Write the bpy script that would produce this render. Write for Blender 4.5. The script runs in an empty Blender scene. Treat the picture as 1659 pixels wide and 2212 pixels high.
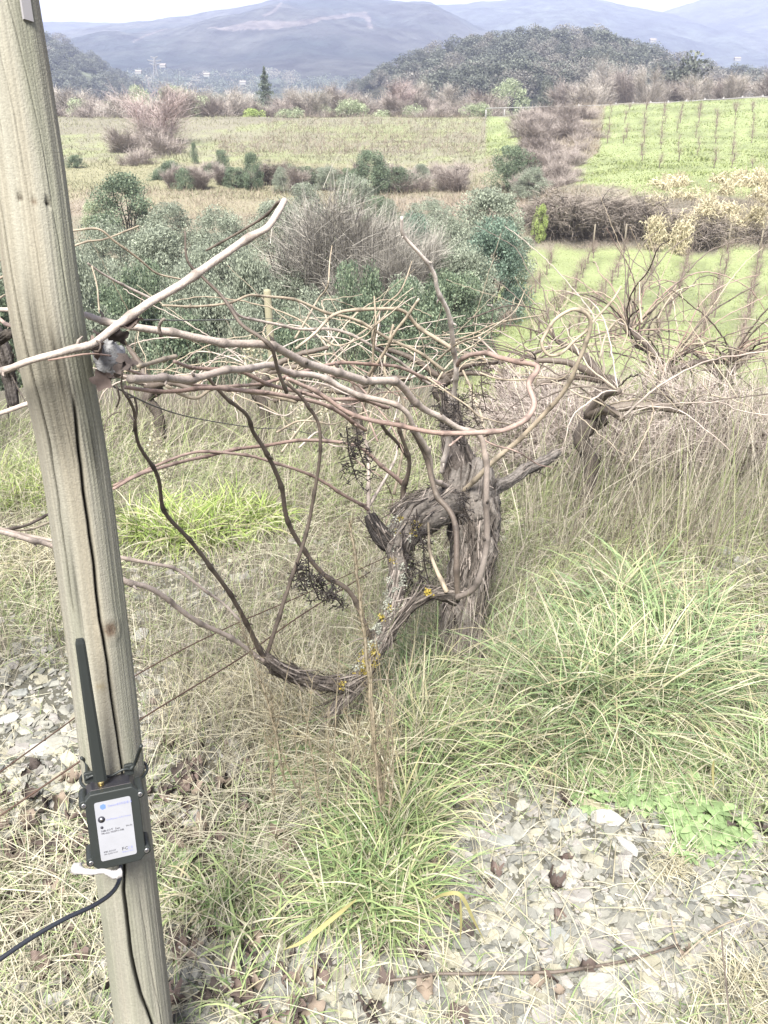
import bpy, math, random
import numpy as np
from mathutils import Vector
rng = np.random.default_rng(7)
random.seed(7)
SC = bpy.context.scene
COL = SC.collection
PI = math.pi
# ------------------------------------------------------------------ camera
F = 1916.0; CX, CY = 829.5, 1106.0; EYE = 1.5; PITCH = math.radians(26.0)
cam_d = bpy.data.cameras.new('camera'); cam = bpy.data.objects.new('camera', cam_d); COL.objects.link(cam)
cam.location = (0, 0, EYE); cam.rotation_euler = (PI/2 - PITCH, 0, 0)
cam_d.sensor_fit = 'VERTICAL'; cam_d.sensor_height = 24.0; cam_d.lens = 24.0 * F / 2212.0
cam_d.clip_start = 0.05; cam_d.clip_end = 20000
SC.camera = cam
SC.render.resolution_x = 768; SC.render.resolution_y = 1024
# ------------------------------------------------------------------ world
SUN_EL, SUN_AZ = math.radians(56), math.radians(-165)     # veiled sun high behind the camera's left shoulder
world = bpy.data.worlds.new('World'); SC.world = world; world.use_nodes = True
nt = world.node_tree; N = nt.nodes; L = nt.links; N.clear()
sky = N.new('ShaderNodeTexSky'); sky.sky_type = 'NISHITA'; sky.sun_disc = False
sky.sun_elevation = SUN_EL; sky.sun_rotation = SUN_AZ; sky.air_density = 1.0; sky.dust_density = 2.0
tc = N.new('ShaderNodeTexCoord'); mp = N.new('ShaderNodeMapping'); mp.inputs['Scale'].default_value = (1, 1, 3.5)
nz = N.new('ShaderNodeTexNoise'); nz.inputs['Scale'].default_value = 2.6; nz.inputs['Detail'].default_value = 7
nz.inputs['Roughness'].default_value = 0.55
rp = N.new('ShaderNodeValToRGB')
rp.color_ramp.elements[0].position = 0.30; rp.color_ramp.elements[0].color = (2.15, 2.18, 2.6, 1)
rp.color_ramp.elements[1].position = 0.62; rp.color_ramp.elements[1].color = (2.9, 2.86, 3.05, 1)
mx = N.new('ShaderNodeMixRGB'); mx.inputs['Fac'].default_value = 0.86
bg = N.new('ShaderNodeBackground'); bg.inputs['Strength'].default_value = 0.085
wo = N.new('ShaderNodeOutputWorld')
L.new(tc.outputs['Generated'], mp.inputs['Vector']); L.new(mp.outputs['Vector'], nz.inputs['Vector'])
L.new(nz.outputs['Fac'], rp.inputs['Fac']); L.new(sky.outputs['Color'], mx.inputs[1]); L.new(rp.outputs['Color'], mx.inputs[2])
L.new(mx.outputs['Color'], bg.inputs['Color']); L.new(bg.outputs['Background'], wo.inputs['Surface'])
sun_d = bpy.data.lights.new('sun', 'SUN'); sun_d.energy = 4.5; sun_d.angle = math.radians(25); sun_d.color = (1.0, 0.965, 0.9)
sun = bpy.data.objects.new('sun', sun_d); COL.objects.link(sun)
sd = Vector((math.sin(SUN_AZ)*math.cos(SUN_EL), math.cos(SUN_AZ)*math.cos(SUN_EL), math.sin(SUN_EL)))
sun.rotation_euler = (-sd).to_track_quat('-Z', 'Y').to_euler()
SC.view_settings.view_transform = 'Standard'; SC.view_settings.look = 'None'
SC.view_settings.exposure = 2.08; SC.view_settings.gamma = 1.0; SC.view_settings.use_curve_mapping = False
SC.render.engine = 'CYCLES'
SC.cycles.max_bounces = 5; SC.cycles.diffuse_bounces = 3; SC.cycles.transmission_bounces = 3
SC.cycles.volume_bounces = 0; SC.cycles.transparent_max_bounces = 8

# ------------------------------------------------------------------ projection helpers
cp, sp_ = math.cos(PITCH), math.sin(PITCH)
def P(u, v, d):
    """point seen at (u,v) lying d metres in along the viewing axis"""
    a = (u-CX)/F; b = (CY-v)/F
    return np.array([a*d, d*(cp + b*sp_), EYE + d*(b*cp - sp_)])
def project(X):
    X = np.atleast_2d(X); y = X[:, 1]; z = X[:, 2]-EYE
    d = y*cp - z*sp_; up = y*sp_ + z*cp
    d = np.maximum(d, 1e-3)
    return CX + X[:, 0]/d*F, CY - up/d*F
def dirv(u, v):
    u = np.asarray(u, float); v = np.asarray(v, float)
    a = (u-CX)/F; b = (CY-v)/F
    return np.stack([a, cp + b*sp_, b*cp - sp_], -1)
def lin(c):
    c = np.asarray(c, float)/255.0
    return np.where(c <= 0.04045, c/12.92, ((c+0.055)/1.055)**2.4)
GAIN = 3.7
def C(r, g, b, k=1.0):                                       # surface colour of something seen as r,g,b in this light
    return lin((r, g, b))/GAIN*k
# ------------------------------------------------------------------ value noise
def vnoise(x, y, z=0.0, seed=0):
    x, y, z = np.broadcast_arrays(np.asarray(x, float), np.asarray(y, float), np.asarray(z, float))
    xi = np.floor(x).astype(np.int64); yi = np.floor(y).astype(np.int64); zi = np.floor(z).astype(np.int64)
    fx = x-xi; fy = y-yi; fz = z-zi
    fx = fx*fx*(3-2*fx); fy = fy*fy*(3-2*fy); fz = fz*fz*(3-2*fz)
    def h(a, b, c):
        n = (a*374761393 + b*668265263 + c*2147483647 + seed*974634777) & 0xffffffff
        n = ((n ^ (n >> 13))*1274126177) & 0xffffffff
        n = n ^ (n >> 16)
        return (n & 0xffff)/65535.0
    r = 0
    for dz in (0, 1):
        wz = fz if dz else 1-fz
        r = r + wz*((h(xi, yi, zi+dz)*(1-fx)+h(xi+1, yi, zi+dz)*fx)*(1-fy) + (h(xi, yi+1, zi+dz)*(1-fx)+h(xi+1, yi+1, zi+dz)*fx)*fy)
    return r
def fbm(x, y, z=0.0, o=4, seed=0):
    r = 0; a = 0.5; f = 1.0; s = 0
    for i in range(o):
        r = r + a*vnoise(np.asarray(x)*f, np.asarray(y)*f, np.asarray(z)*f, seed+i); s += a; a *= 0.5; f *= 2.03
    return r/s
# ------------------------------------------------------------------ mesh helpers
def mesh_np(name, V, Q, col=None, mat=None, smooth=False, T=None):
    """V (n,3), Q (m,4) quads and/or T (k,3) triangles, col (n,3)"""
    me = bpy.data.meshes.new(name)
    V = np.ascontiguousarray(V, dtype=np.float32)
    parts = []; starts = []; ofs = 0
    if Q is not None and len(Q):
        Q = np.asarray(Q, dtype=np.int32); parts.append(Q.ravel()); starts.append(np.arange(len(Q), dtype=np.int32)*4); ofs = len(Q)*4
    if T is not None and len(T):
        T = np.asarray(T, dtype=np.int32); parts.append(T.ravel()); starts.append(ofs + np.arange(len(T), dtype=np.int32)*3)
    loops = np.concatenate(parts); st = np.concatenate(starts)
    me.vertices.add(len(V)); me.vertices.foreach_set('co', V.ravel())
    me.loops.add(len(loops)); me.loops.foreach_set('vertex_index', loops)
    me.polygons.add(len(st)); me.polygons.foreach_set('loop_start', st)
    me.update(calc_edges=True)
    me.polygons.foreach_set('use_smooth', np.full(len(st), bool(smooth)))
    if col is not None:
        at = me.color_attributes.new('Col', 'FLOAT_COLOR', 'POINT')
        c4 = np.ones((len(V), 4), dtype=np.float32); c4[:, :3] = col
        at.data.foreach_set('color', c4.ravel())
    if mat is not None: me.materials.append(mat)
    return me
def link(name, me, parent=None, loc=(0, 0, 0)):
    o = bpy.data.objects.new(name, me); COL.objects.link(o); o.location = loc
    if parent is not None: o.parent = parent
    return o
def tag(o, label, cat, group=None, kind=None):
    o['label'] = label
    if cat: o['category'] = cat
    if group: o['group'] = group
    if kind: o['kind'] = kind
    return o
def thing(name, label, cat, loc=(0, 0, 0), group=None):
    o = bpy.data.objects.new(name, None); COL.objects.link(o); o.location = [float(a) for a in loc]
    o.empty_display_size = 0.1
    return tag(o, label, cat, group)
def part(name, root, V, Q, col, mat, smooth=True, T=None, loc=None):
    l = np.array(loc if loc is not None else root.location)
    return link(name, mesh_np(name, np.asarray(V)-l, Q, col, mat, smooth, T), root)
def copy_tree(o, parent=None):
    c = o.copy(); COL.objects.link(c)
    if parent is not None: c.parent = parent
    for ch in list(o.children):
        copy_tree(ch, c)
    return c
class Acc:
    def __init__(s): s.V = []; s.Q = []; s.T = []; s.C = []; s.n = 0
    def add(s, V, Q=None, col=None, T=None):
        V = np.asarray(V, float); s.V.append(V)
        if Q is not None and len(Q): s.Q.append(np.asarray(Q)+s.n)
        if T is not None and len(T): s.T.append(np.asarray(T)+s.n)
        c = np.zeros((len(V), 3)); c[:] = col if col is not None else 0.5
        s.C.append(c); s.n += len(V)
    def mesh(s, name, mat, smooth=False, off=None):
        V = np.concatenate(s.V)
        if off is not None: V = V-np.asarray(off)
        return mesh_np(name, V, np.concatenate(s.Q) if s.Q else None, np.concatenate(s.C), mat, smooth,
                       np.concatenate(s.T) if s.T else None)
def spline(pts, step=None, n=None):
    """Catmull-Rom through k-dim control points"""
    p = np.asarray(pts, float)
    p = np.vstack([2*p[0]-p[1], p, 2*p[-1]-p[-2]])
    out = []
    for i in range(1, len(p)-2):
        m = n if n else max(2, int(np.linalg.norm(p[i+1, :3]-p[i, :3])/step))
        t = np.linspace(0, 1, m, endpoint=False)[:, None]
        a, b, c, d = p[i-1], p[i], p[i+1], p[i+2]
        out.append(0.5*((2*b)+(-a+c)*t+(2*a-5*b+4*c-d)*t*t+(-a+3*b-3*c+d)*t**3))
    out.append(p[-2][None])
    return np.vstack(out)
def frames(p):
    t = np.gradient(p, axis=0); t /= np.linalg.norm(t, axis=1)[:, None]+1e-12
    u = np.cross(t[0], [0.13, 0.21, 0.97]); u /= np.linalg.norm(u)+1e-12
    U = [u]
    for i in range(1, len(p)):
        u = u - t[i]*np.dot(u, t[i]); u /= np.linalg.norm(u)+1e-12; U.append(u)
    U = np.array(U); return t, U, np.cross(t, U)
def tube_arr(p, r, sides=8, disp=None, cap=True):
    """p (n,3), r (n,) ; disp(n,sides) radial factor"""
    p = np.asarray(p, float); r = np.broadcast_to(np.asarray(r, float), (len(p),))
    t, U, W = frames(p)
    a = np.linspace(0, 2*PI, sides, endpoint=False)
    R = r[:, None]*np.ones((1, sides))
    if disp is not None: R = R*disp
    V = p[:, None]+R[..., None]*(np.cos(a)[None, :, None]*U[:, None]+np.sin(a)[None, :, None]*W[:, None])
    n = len(p); i = np.arange(n-1)[:, None]*sides; j = np.arange(sides)[None]; k = (j+1) % sides
    Q = np.stack([i+j, i+k, i+sides+k, i+sides+j], -1).reshape(-1, 4)
    V = V.reshape(-1, 3); T = None
    if cap:
        V = np.vstack([V, p[0]-t[0]*r[0]*0.3, p[-1]+t[-1]*r[-1]*0.3]); c0 = len(V)-2; c1 = len(V)-1
        jj = np.arange(sides); kk = (jj+1) % sides
        T = np.vstack([np.stack([np.full(sides, c0), kk, jj], -1), np.stack([np.full(sides, c1), (n-1)*sides+jj, (n-1)*sides+kk], -1)])
    return V, Q, T
def boxes(center, size, R=None):
    s = np.array([[-1, -1, -1], [1, -1, -1], [1, 1, -1], [-1, 1, -1], [-1, -1, 1], [1, -1, 1], [1, 1, 1], [-1, 1, 1]])*0.5*np.asarray(size)
    if R is not None: s = s@np.asarray(R)
    Q = [[0, 3, 2, 1], [4, 5, 6, 7], [0, 1, 5, 4], [1, 2, 6, 5], [2, 3, 7, 6], [3, 0, 4, 7]]
    return s+np.asarray(center), np.array(Q)
def blades(Pb, az, el, Ln, W, curl, col, tipcol=None, S=3, side=0.0, shape='grass', roll=None):
    """many bent ribbons at once"""
    n = len(Pb); Pb = np.asarray(Pb, float)
    b = lambda x: np.broadcast_to(np.asarray(x, float), (n,))
    az, el, Ln, W, curl, side = b(az), b(el), b(Ln), b(W), b(curl), b(side)
    pos = Pb.copy(); spine = [pos.copy()]
    for k in range(S):
        t = (k+0.5)/S
        e = el-curl*t; a = az+side*t
        st = Ln/S
        pos = pos+np.stack([np.cos(e)*np.cos(a)*st, np.cos(e)*np.sin(a)*st, np.sin(e)*st], -1); spine.append(pos.copy())
    spine = np.stack(spine, 1)
    ra = b(roll) if roll is not None else rng.uniform(-1.2, 1.2, n)
    wv = np.stack([-np.sin(az)*np.cos(ra), np.cos(az)*np.cos(ra), np.sin(ra)], -1)
    t = np.linspace(0, 1, S+1)
    if shape == 'grass': prof = (1-t*0.94)**0.7
    elif shape == 'leaf': prof = np.sin(PI*np.clip(t*0.9+0.06, 0, 1))
    else: prof = np.ones(S+1)*(1-0.4*t)
    off = (W[:, None]*prof[None]*0.5)[..., None]*wv[:, None]
    V = np.stack([spine-off, spine+off], 2).reshape(-1, 3)
    base = (np.arange(n)*(S+1)*2)[:, None]; k = (np.arange(S)*2)[None]
    i0 = base+k
    Q = np.stack([i0, i0+1, i0+3, i0+2], -1).reshape(-1, 4)
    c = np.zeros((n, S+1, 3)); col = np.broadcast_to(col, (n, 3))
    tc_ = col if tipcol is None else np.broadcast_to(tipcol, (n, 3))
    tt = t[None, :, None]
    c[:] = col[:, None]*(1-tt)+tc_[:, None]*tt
    return V, Q, np.repeat(c, 2, axis=1).reshape(-1, 3)
def leaves(ctr, size, asp, col, updir=None, bias=0.5):
    """diamond leaves with a fold"""
    n = len(ctr); d = rng.normal(size=(n, 3)); d /= np.linalg.norm(d, axis=1)[:, None]
    if updir is not None:
        d = d*(1-bias)+updir*bias; d /= np.linalg.norm(d, axis=1)[:, None]+1e-9
    e = np.cross(d, rng.normal(size=(n, 3))); e /= np.linalg.norm(e, axis=1)[:, None]+1e-9
    s = np.broadcast_to(np.asarray(size, float), (n,))[:, None]
    V = np.stack([ctr-d*s*0.5, ctr+e*s*asp*0.5, ctr+d*s*0.5, ctr-e*s*asp*0.5], 1).reshape(-1, 3)
    Q = np.arange(n*4).reshape(-1, 4)
    return V, Q, np.repeat(np.broadcast_to(col, (n, 3)), 4, axis=0)

# ------------------------------------------------------------------ materials
def mat_col(name, rough=0.8, var=0.25, scale=40, bump=0.0, bscale=None, trans=0.0, spec=0.3, stretch=(1, 1, 1), detail=4, metal=0.0):
    m = bpy.data.materials.new(name); m.use_nodes = True; nt = m.node_tree; N = nt.nodes; L = nt.links
    b = N['Principled BSDF']; b.inputs['Roughness'].default_value = rough; b.inputs['Specular IOR Level'].default_value = spec
    b.inputs['Metallic'].default_value = metal
    at = N.new('ShaderNodeAttribute'); at.attribute_name = 'Col'
    tc = N.new('ShaderNodeTexCoord'); mp = N.new('ShaderNodeMapping'); mp.inputs['Scale'].default_value = stretch
    nz = N.new('ShaderNodeTexNoise'); nz.inputs['Scale'].default_value = scale; nz.inputs['Detail'].default_value = detail
    nz.inputs['Roughness'].default_value = 0.65
    mr = N.new('ShaderNodeMapRange'); mr.inputs[1].default_value = 0.25; mr.inputs[2].default_value = 0.75
    mr.inputs[3].default_value = 1-var; mr.inputs[4].default_value = 1+var
    mu = N.new('ShaderNodeVectorMath'); mu.operation = 'SCALE'
    L.new(tc.outputs['Object'], mp.inputs['Vector']); L.new(mp.outputs['Vector'], nz.inputs['Vector'])
    L.new(nz.outputs['Fac'], mr.inputs[0]); L.new(at.outputs['Color'], mu.inputs[0]); L.new(mr.outputs[0], mu.inputs['Scale'])
    L.new(mu.outputs[0], b.inputs['Base Color'])
    if bump:
        bp = N.new('ShaderNodeBump'); bp.inputs['Strength'].default_value = 0.8; bp.inputs['Distance'].default_value = bump
        n2 = N.new('ShaderNodeTexNoise'); n2.inputs['Scale'].default_value = bscale or scale; n2.inputs['Detail'].default_value = 5
        L.new(mp.outputs['Vector'], n2.inputs['Vector']); L.new(n2.outputs['Fac'], bp.inputs['Height']); L.new(bp.outputs['Normal'], b.inputs['Normal'])
    if trans:
        tr = N.new('ShaderNodeBsdfTranslucent'); ms = N.new('ShaderNodeMixShader'); ms.inputs[0].default_value = trans
        L.new(mu.outputs[0], tr.inputs['Color']); L.new(b.outputs[0], ms.inputs[1]); L.new(tr.outputs[0], ms.inputs[2])
        L.new(ms.outputs[0], N['Material Output'].inputs['Surface'])
    return m
def mat_plain(name, col, rough=0.5, metal=0.0, spec=0.5, nscale=60, var=0.08, bump=0.0):
    m = bpy.data.materials.new(name); m.use_nodes = True; nt = m.node_tree; N = nt.nodes; L = nt.links
    b = N['Principled BSDF']; b.inputs['Roughness'].default_value = rough; b.inputs['Metallic'].default_value = metal
    b.inputs['Specular IOR Level'].default_value = spec
    tc = N.new('ShaderNodeTexCoord'); nz = N.new('ShaderNodeTexNoise'); nz.inputs['Scale'].default_value = nscale; nz.inputs['Detail'].default_value = 5
    mx = N.new('ShaderNodeMixRGB'); c = np.array(col)
    mx.inputs[1].default_value = (*(c*(1-var)), 1); mx.inputs[2].default_value = (*(c*(1+var)), 1)
    L.new(tc.outputs['Object'], nz.inputs['Vector']); L.new(nz.outputs['Fac'], mx.inputs['Fac']); L.new(mx.outputs[0], b.inputs['Base Color'])
    if bump:
        bp = N.new('ShaderNodeBump'); bp.inputs['Distance'].default_value = bump; L.new(nz.outputs['Fac'], bp.inputs['Height']); L.new(bp.outputs[0], b.inputs['Normal'])
    return m
M_ground = mat_col('soil', 0.95, 0.3, 9, 0.004, 220, detail=9)
M_grass = mat_col('grass_blades', 0.7, 0.12, 6, trans=0.30, spec=0.25)
M_leaf = mat_col('foliage', 0.65, 0.18, 3, trans=0.25, spec=0.3)
M_cane = mat_col('vine_cane', 0.62, 0.22, 90, 0.0012, 260, spec=0.35)
M_bark = mat_col('vine_bark', 0.95, 0.45, 120, 0.004, 180, spec=0.15)
M_wood = mat_col('post_wood', 0.85, 0.16, 260, 0.0012, 420, spec=0.2)
M_stone = mat_col('stone', 0.88, 0.18, 60, 0.002, 160, spec=0.25)
M_litter = mat_col('dead_leaf', 0.85, 0.25, 60, trans=0.12, spec=0.2)
M_hill = mat_col('hill_woodland', 1.0, 0.32, 0.05, 5.0, 0.10, spec=0.0, detail=10)
M_twig = mat_col('twigs', 0.85, 0.15, 5, spec=0.15)
M_rust = mat_col('rusty_wire', 0.7, 0.3, 60, spec=0.4)
M_paint = mat_col('weathered_paint', 0.8, 0.08, 3, spec=0.2)

# ------------------------------------------------------------------ terrain
def ctl(u, v, y):                                             # terrain control: seen at (u,v), y metres ahead
    d = dirv(u, v); t = y/d[1]; return [d[0]*t, y, EYE+d[2]*t]
ctrl = [[x, y, 0.0] for y in (-3, 0.0, 0.8, 1.6, 2.6) for x in (-2.5, -0.8, 0.8, 2.5)]
for u in (-900, 100, 700, 1200, 1700, 2600):
    ctrl.append(ctl(u, 1085, 3.25))
for u in (-900, 100, 500, 900): ctrl += [ctl(u, 1000, 4.1), ctl(u, 905, 6.0), ctl(u, 828, 8.8), [ctl(u, 828, 13)[0], 13, -3.6], [ctl(u, 828, 19)[0], 19, -6.6], [ctl(u, 700, 28)[0], 28, -6.9], [ctl(u, 600, 40)[0], 40, -6.0]]
for u in (1250, 1500, 1750, 2600): ctrl += [ctl(u, 1000, 4.2), ctl(u, 950, 6.0), ctl(u, 850, 14), ctl(u, 700, 28), ctl(u, 542, 44.5), ctl(u, 430, 49), ctl(u, 400, 52), ctl(u, 310, 78)]
for u in (1080,): ctrl += [ctl(u, 985, 4.5), ctl(u, 920, 6.2), ctl(u, 835, 12), ctl(u, 720, 26), ctl(u, 600, 38)]
for u in (-900, 100, 480, 800, 1080): ctrl += [ctl(u, 425, 57), ctl(u, 350, 76), ctl(u, 300, 98), ctl(u, 252, 128)]
ctrl += [ctl(1330, 222, 122), ctl(1659, 208, 122), ctl(2600, 190, 122), ctl(1180, 240, 122)]
for x in (-150, -50, 50, 150): ctrl += [[x, 190, -7.0], [x*2, 320, -14.0]]
ctrl = np.array(ctrl)
def warp(x, y):
    yy = np.maximum(y, -1.0)+2.0; return np.clip(x/yy, -3, 3)*1.6, np.log(yy)
ca, cb = warp(ctrl[:, 0], ctrl[:, 1])
_D = np.hypot(ca[:, None]-ca[None], cb[:, None]-cb[None])
_n = len(ctrl); _A = np.zeros((_n+1, _n+1)); _A[:_n, :_n] = _D-np.eye(_n)*0.004; _A[:_n, _n] = 1; _A[_n, :_n] = 1
_w = np.linalg.solve(_A, np.append(ctrl[:, 2], 0))
def H_exact(x, y):
    a, b = warp(x, y); s = np.full(a.shape, _w[-1])
    for i in range(_n): s = s+_w[i]*np.hypot(a-ca[i], b-cb[i])
    return s
# polar table
RR = np.exp(np.linspace(math.log(0.25), math.log(9000), 430))
AZ = np.concatenate([np.linspace(-180, -42, 40, endpoint=False), np.linspace(-42, 42, 341), np.linspace(42, 180, 41)[1:]])*PI/180
gr, ga = np.meshgrid(RR, AZ, indexing='ij')
GX = gr*np.sin(ga); GY = gr*np.cos(ga)
rc = np.minimum(gr, 330); Hx = H_exact(rc*np.sin(ga), rc*np.cos(ga))
Hx = np.where(GY < -0.5, Hx*np.clip(1-(-0.5-GY)/20, 0, 1), Hx)
far = np.clip((gr-300)/300, 0, 1); Hx = Hx*(1-far)+(-16)*far
Hx = Hx+(fbm(GX*0.35, GY*0.35, 0, 4, 3)-0.5)*0.25*np.clip((gr-4)/20, 0, 1)*np.clip(1-(gr-150)/200, 0, 1)
near = np.clip(1-(gr-1)/12, 0, 1)
Hx = Hx+((fbm(GX*3, GY*3, 0, 3, 5)-0.5)*0.05+(fbm(GX*14, GY*14, 0, 2, 9)-0.5)*0.02)*near
def H(x, y):
    x = np.asarray(x, float); y = np.asarray(y, float)
    r = np.hypot(x, y); a = np.arctan2(x, y)
    fr = np.clip((np.log(np.maximum(r, 0.26))-math.log(0.25))/(math.log(9000)-math.log(0.25))*429, 0, 428.999)
    fa = np.interp(a, AZ, np.arange(len(AZ))); fa = np.clip(fa, 0, len(AZ)-1.001)
    i = fr.astype(int); j = fa.astype(int); p = fr-i; q = fa-j
    return (Hx[i, j]*(1-p)+Hx[i+1, j]*p)*(1-q)+(Hx[i, j+1]*(1-p)+Hx[i+1, j+1]*p)*q
def hit(u, v):
    """where the sight line at (u,v) meets the ground"""
    d = dirv(u, v); T = np.exp(np.linspace(math.log(0.8), math.log(400), 900))
    X = d[0]*T; Y = d[1]*T; Z = EYE+d[2]*T; g = Z-H(X, Y)
    k = np.argmax(g < 0) if (g < 0).any() else len(T)-1
    return np.array([X[k], Y[k], H(X[k], Y[k])])
def at_dist(u, v, y):                                          # ground point straight below sight line (u,v) y metres ahead; also height of the line there
    d = dirv(u, v); t = y/d[1]; x = float(d[0]*t); return np.array([x, y, float(H(x, y))]), float(EYE+d[2]*t)

# ground colour regions
def poly_mask(u, v, poly, soft=0):
    poly = np.array(poly, float); ins = np.zeros(u.shape, bool); j = len(poly)-1
    for i in range(len(poly)):
        xi, yi = poly[i]; xj, yj = poly[j]
        c = ((yi > v) != (yj > v)) & (u < (xj-xi)*(v-yi)/(yj-yi+1e-9)+xi); ins ^= c; j = i
    return ins
FIELD_LOW = [(1150, 538), (1900, 530), (1900, 960), (1500, 960), (1250, 900), (930, 860), (1010, 720)]
FIELD_UP = [(1308, 228), (1900, 200), (1900, 420), (1420, 420), (1240, 395), (1215, 372), (1290, 330)]
FIELD_MID = [(-400, 300), (430, 285), (600, 262), (850, 232), (1045, 240), (1046, 352), (700, 350), (-400, 345)]
FIELD_STRIP = [(1048, 252), (1122, 252), (1130, 330), (1050, 360)]
def blob(u, v, cu, cv, ru, rv): return np.exp(-((u-cu)/ru)**2-((v-cv)/rv)**2)
def gravel_w(u, v):
    g = 1.15*blob(u, v, 1260, 2060, 480, 250)+0.5*blob(u, v, 330, 1600, 500, 160)+0.6*blob(u, v, 520, 2080, 260, 170)+0.7*blob(u, v, 1600, 1900, 200, 160)+blob(u, v, 130, 1560, 190, 230)+blob(u, v, 430, 1270, 140, 90)+blob(u, v, 1590, 1215, 90, 40)
    g = g+0.8*blob(u, v, 1150, 1800, 250, 90)+0.6*blob(u, v, 650, 2200, 300, 120)+0.5*blob(u, v, 200, 2150, 200, 120)
    return np.clip(g, 0, 1)
def green_w(u, v):
    g = 0.9*blob(u, v, 1330, 1400, 260, 150)+blob(u, v, 790, 1850, 130, 170)+0.9*blob(u, v, 400, 1130, 190, 70)+blob(u, v, 1380, 1640, 170, 90)
    g = g+0.6*blob(u, v, 950, 1500, 180, 150)+0.5*blob(u, v, 100, 1010, 200, 90)+0.35*blob(u, v, 480, 1960, 140, 60)+0.5*blob(u, v, 80, 1300, 130, 70)+0.5*blob(u, v, 1620, 1750, 110, 200)
    return np.clip(g, 0, 1)
GV = np.stack([GX, GY, Hx], -1).reshape(-1, 3)
pu, pv = project(GV); front = GV[:, 1] > 0.3
gc = np.zeros((len(GV), 3)); gc[:] = C(196, 190, 165)
xx, yy = GV[:, 0], GV[:, 1]; rr = np.hypot(xx, yy)
n1 = fbm(xx*1.3, yy*1.3, 0, 4, 21)[:, None]; n2 = fbm(xx*0.12, yy*0.12, 0, 4, 31)[:, None]
nearm = rr < 14
gw = (gravel_w(pu, pv)*front)[:, None]; gn = (green_w(pu, pv)*front)[:, None]
soil = C(140, 132, 112); grav = C(132, 130, 116); gsoil = C(150, 158, 110)
c_near = soil*(1-gw)+grav*gw; c_near = c_near*(1-gn*0.6)+gsoil*gn*0.6
c_near = c_near*(0.75+0.5*n1)
mid = C(190, 184, 160)*(0.8+0.4*n2)                           # dull scrub ground
bright = C(208, 222, 158)
gmix = n1*0.5+n2*0.5
fieldc = bright*(0.86+0.28*n1)*(1-0.25*(fbm(xx*0.5, yy*0.5, 0, 4, 77)[:, None] > 0.56))
t = np.clip((rr-6)/8, 0, 1)[:, None]
gc = c_near*(1-t)+mid*t
m = poly_mask(pu, pv, FIELD_LOW) & (yy > 3.5) & (yy < 46) & front; s = np.clip((yy-5)/7, 0, 1)[:, None]
gc = np.where(m[:, None], gc*(1-s)+fieldc*s, gc)
m = poly_mask(pu, pv, FIELD_UP) & (yy > 46) & (yy < 135); gc = np.where(m[:, None], fieldc*1.02, gc)
m = poly_mask(pu, pv, FIELD_STRIP) & (yy > 50) & (yy < 150); gc = np.where(m[:, None], fieldc*1.03, gc)
m = poly_mask(pu, pv, FIELD_MID) & (yy > 50) & (yy < 160)
k = np.clip((gmix-0.42)*6, 0, 1); gc = np.where(m[:, None], (C(200, 196, 168)*(1-k)+C(203, 210, 158)*k)*(0.85+0.3*n1), gc)
m = (yy > 46) & (yy < 80) & (pv > 335) & (pv < 470) & (pu < 1140) & ~m
k = np.clip((n2-0.4)*5, 0, 1); gc = np.where(m[:, None], (C(206, 192, 172)*(1-k)+C(205, 200, 160)*k)*(0.85+0.3*n1), gc)
m = (yy > 44) & (yy < 50) & (pu > 1150); gc = np.where(m[:, None] & ~(poly_mask(pu, pv, FIELD_UP))[:, None], C(160, 152, 136)*(0.8+0.4*n1), gc)
m = poly_mask(pu, pv, [(1122, 235), (1310, 228), (1292, 330), (1216, 374), (1130, 402)]) & (yy > 50) & (yy < 150); gc = np.where(m[:, None], C(196, 186, 162)*(0.8+0.4*n1), gc)
m = rr > 170; gc = np.where(m[:, None], C(140, 142, 120)*0.7*(0.7+0.6*fbm(xx*0.02, yy*0.02, 0, 4, 41)[:, None]), gc)
nr, na = gr.shape; i = np.arange(nr-1)[:, None]*na; j = np.arange(na-1)[None]
GQ = np.stack([i+j, i+na+j, i+na+j+1, i+j+1], -1).reshape(-1, 4)
GT = np.stack([np.full(na-1, len(GV)), np.arange(na-1), np.arange(na-1)+1], -1)
ground = link('ground', mesh_np('ground', np.vstack([GV, [0, 0, float(Hx[0].mean())]]), GQ, np.vstack([gc, soil[None]]), M_ground, True, GT))
tag(ground, 'stony vineyard hillside falling away to the valley', None, kind='structure')
if ground.data.polygons[0].normal.z < 0: ground.data.flip_normals()
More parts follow.
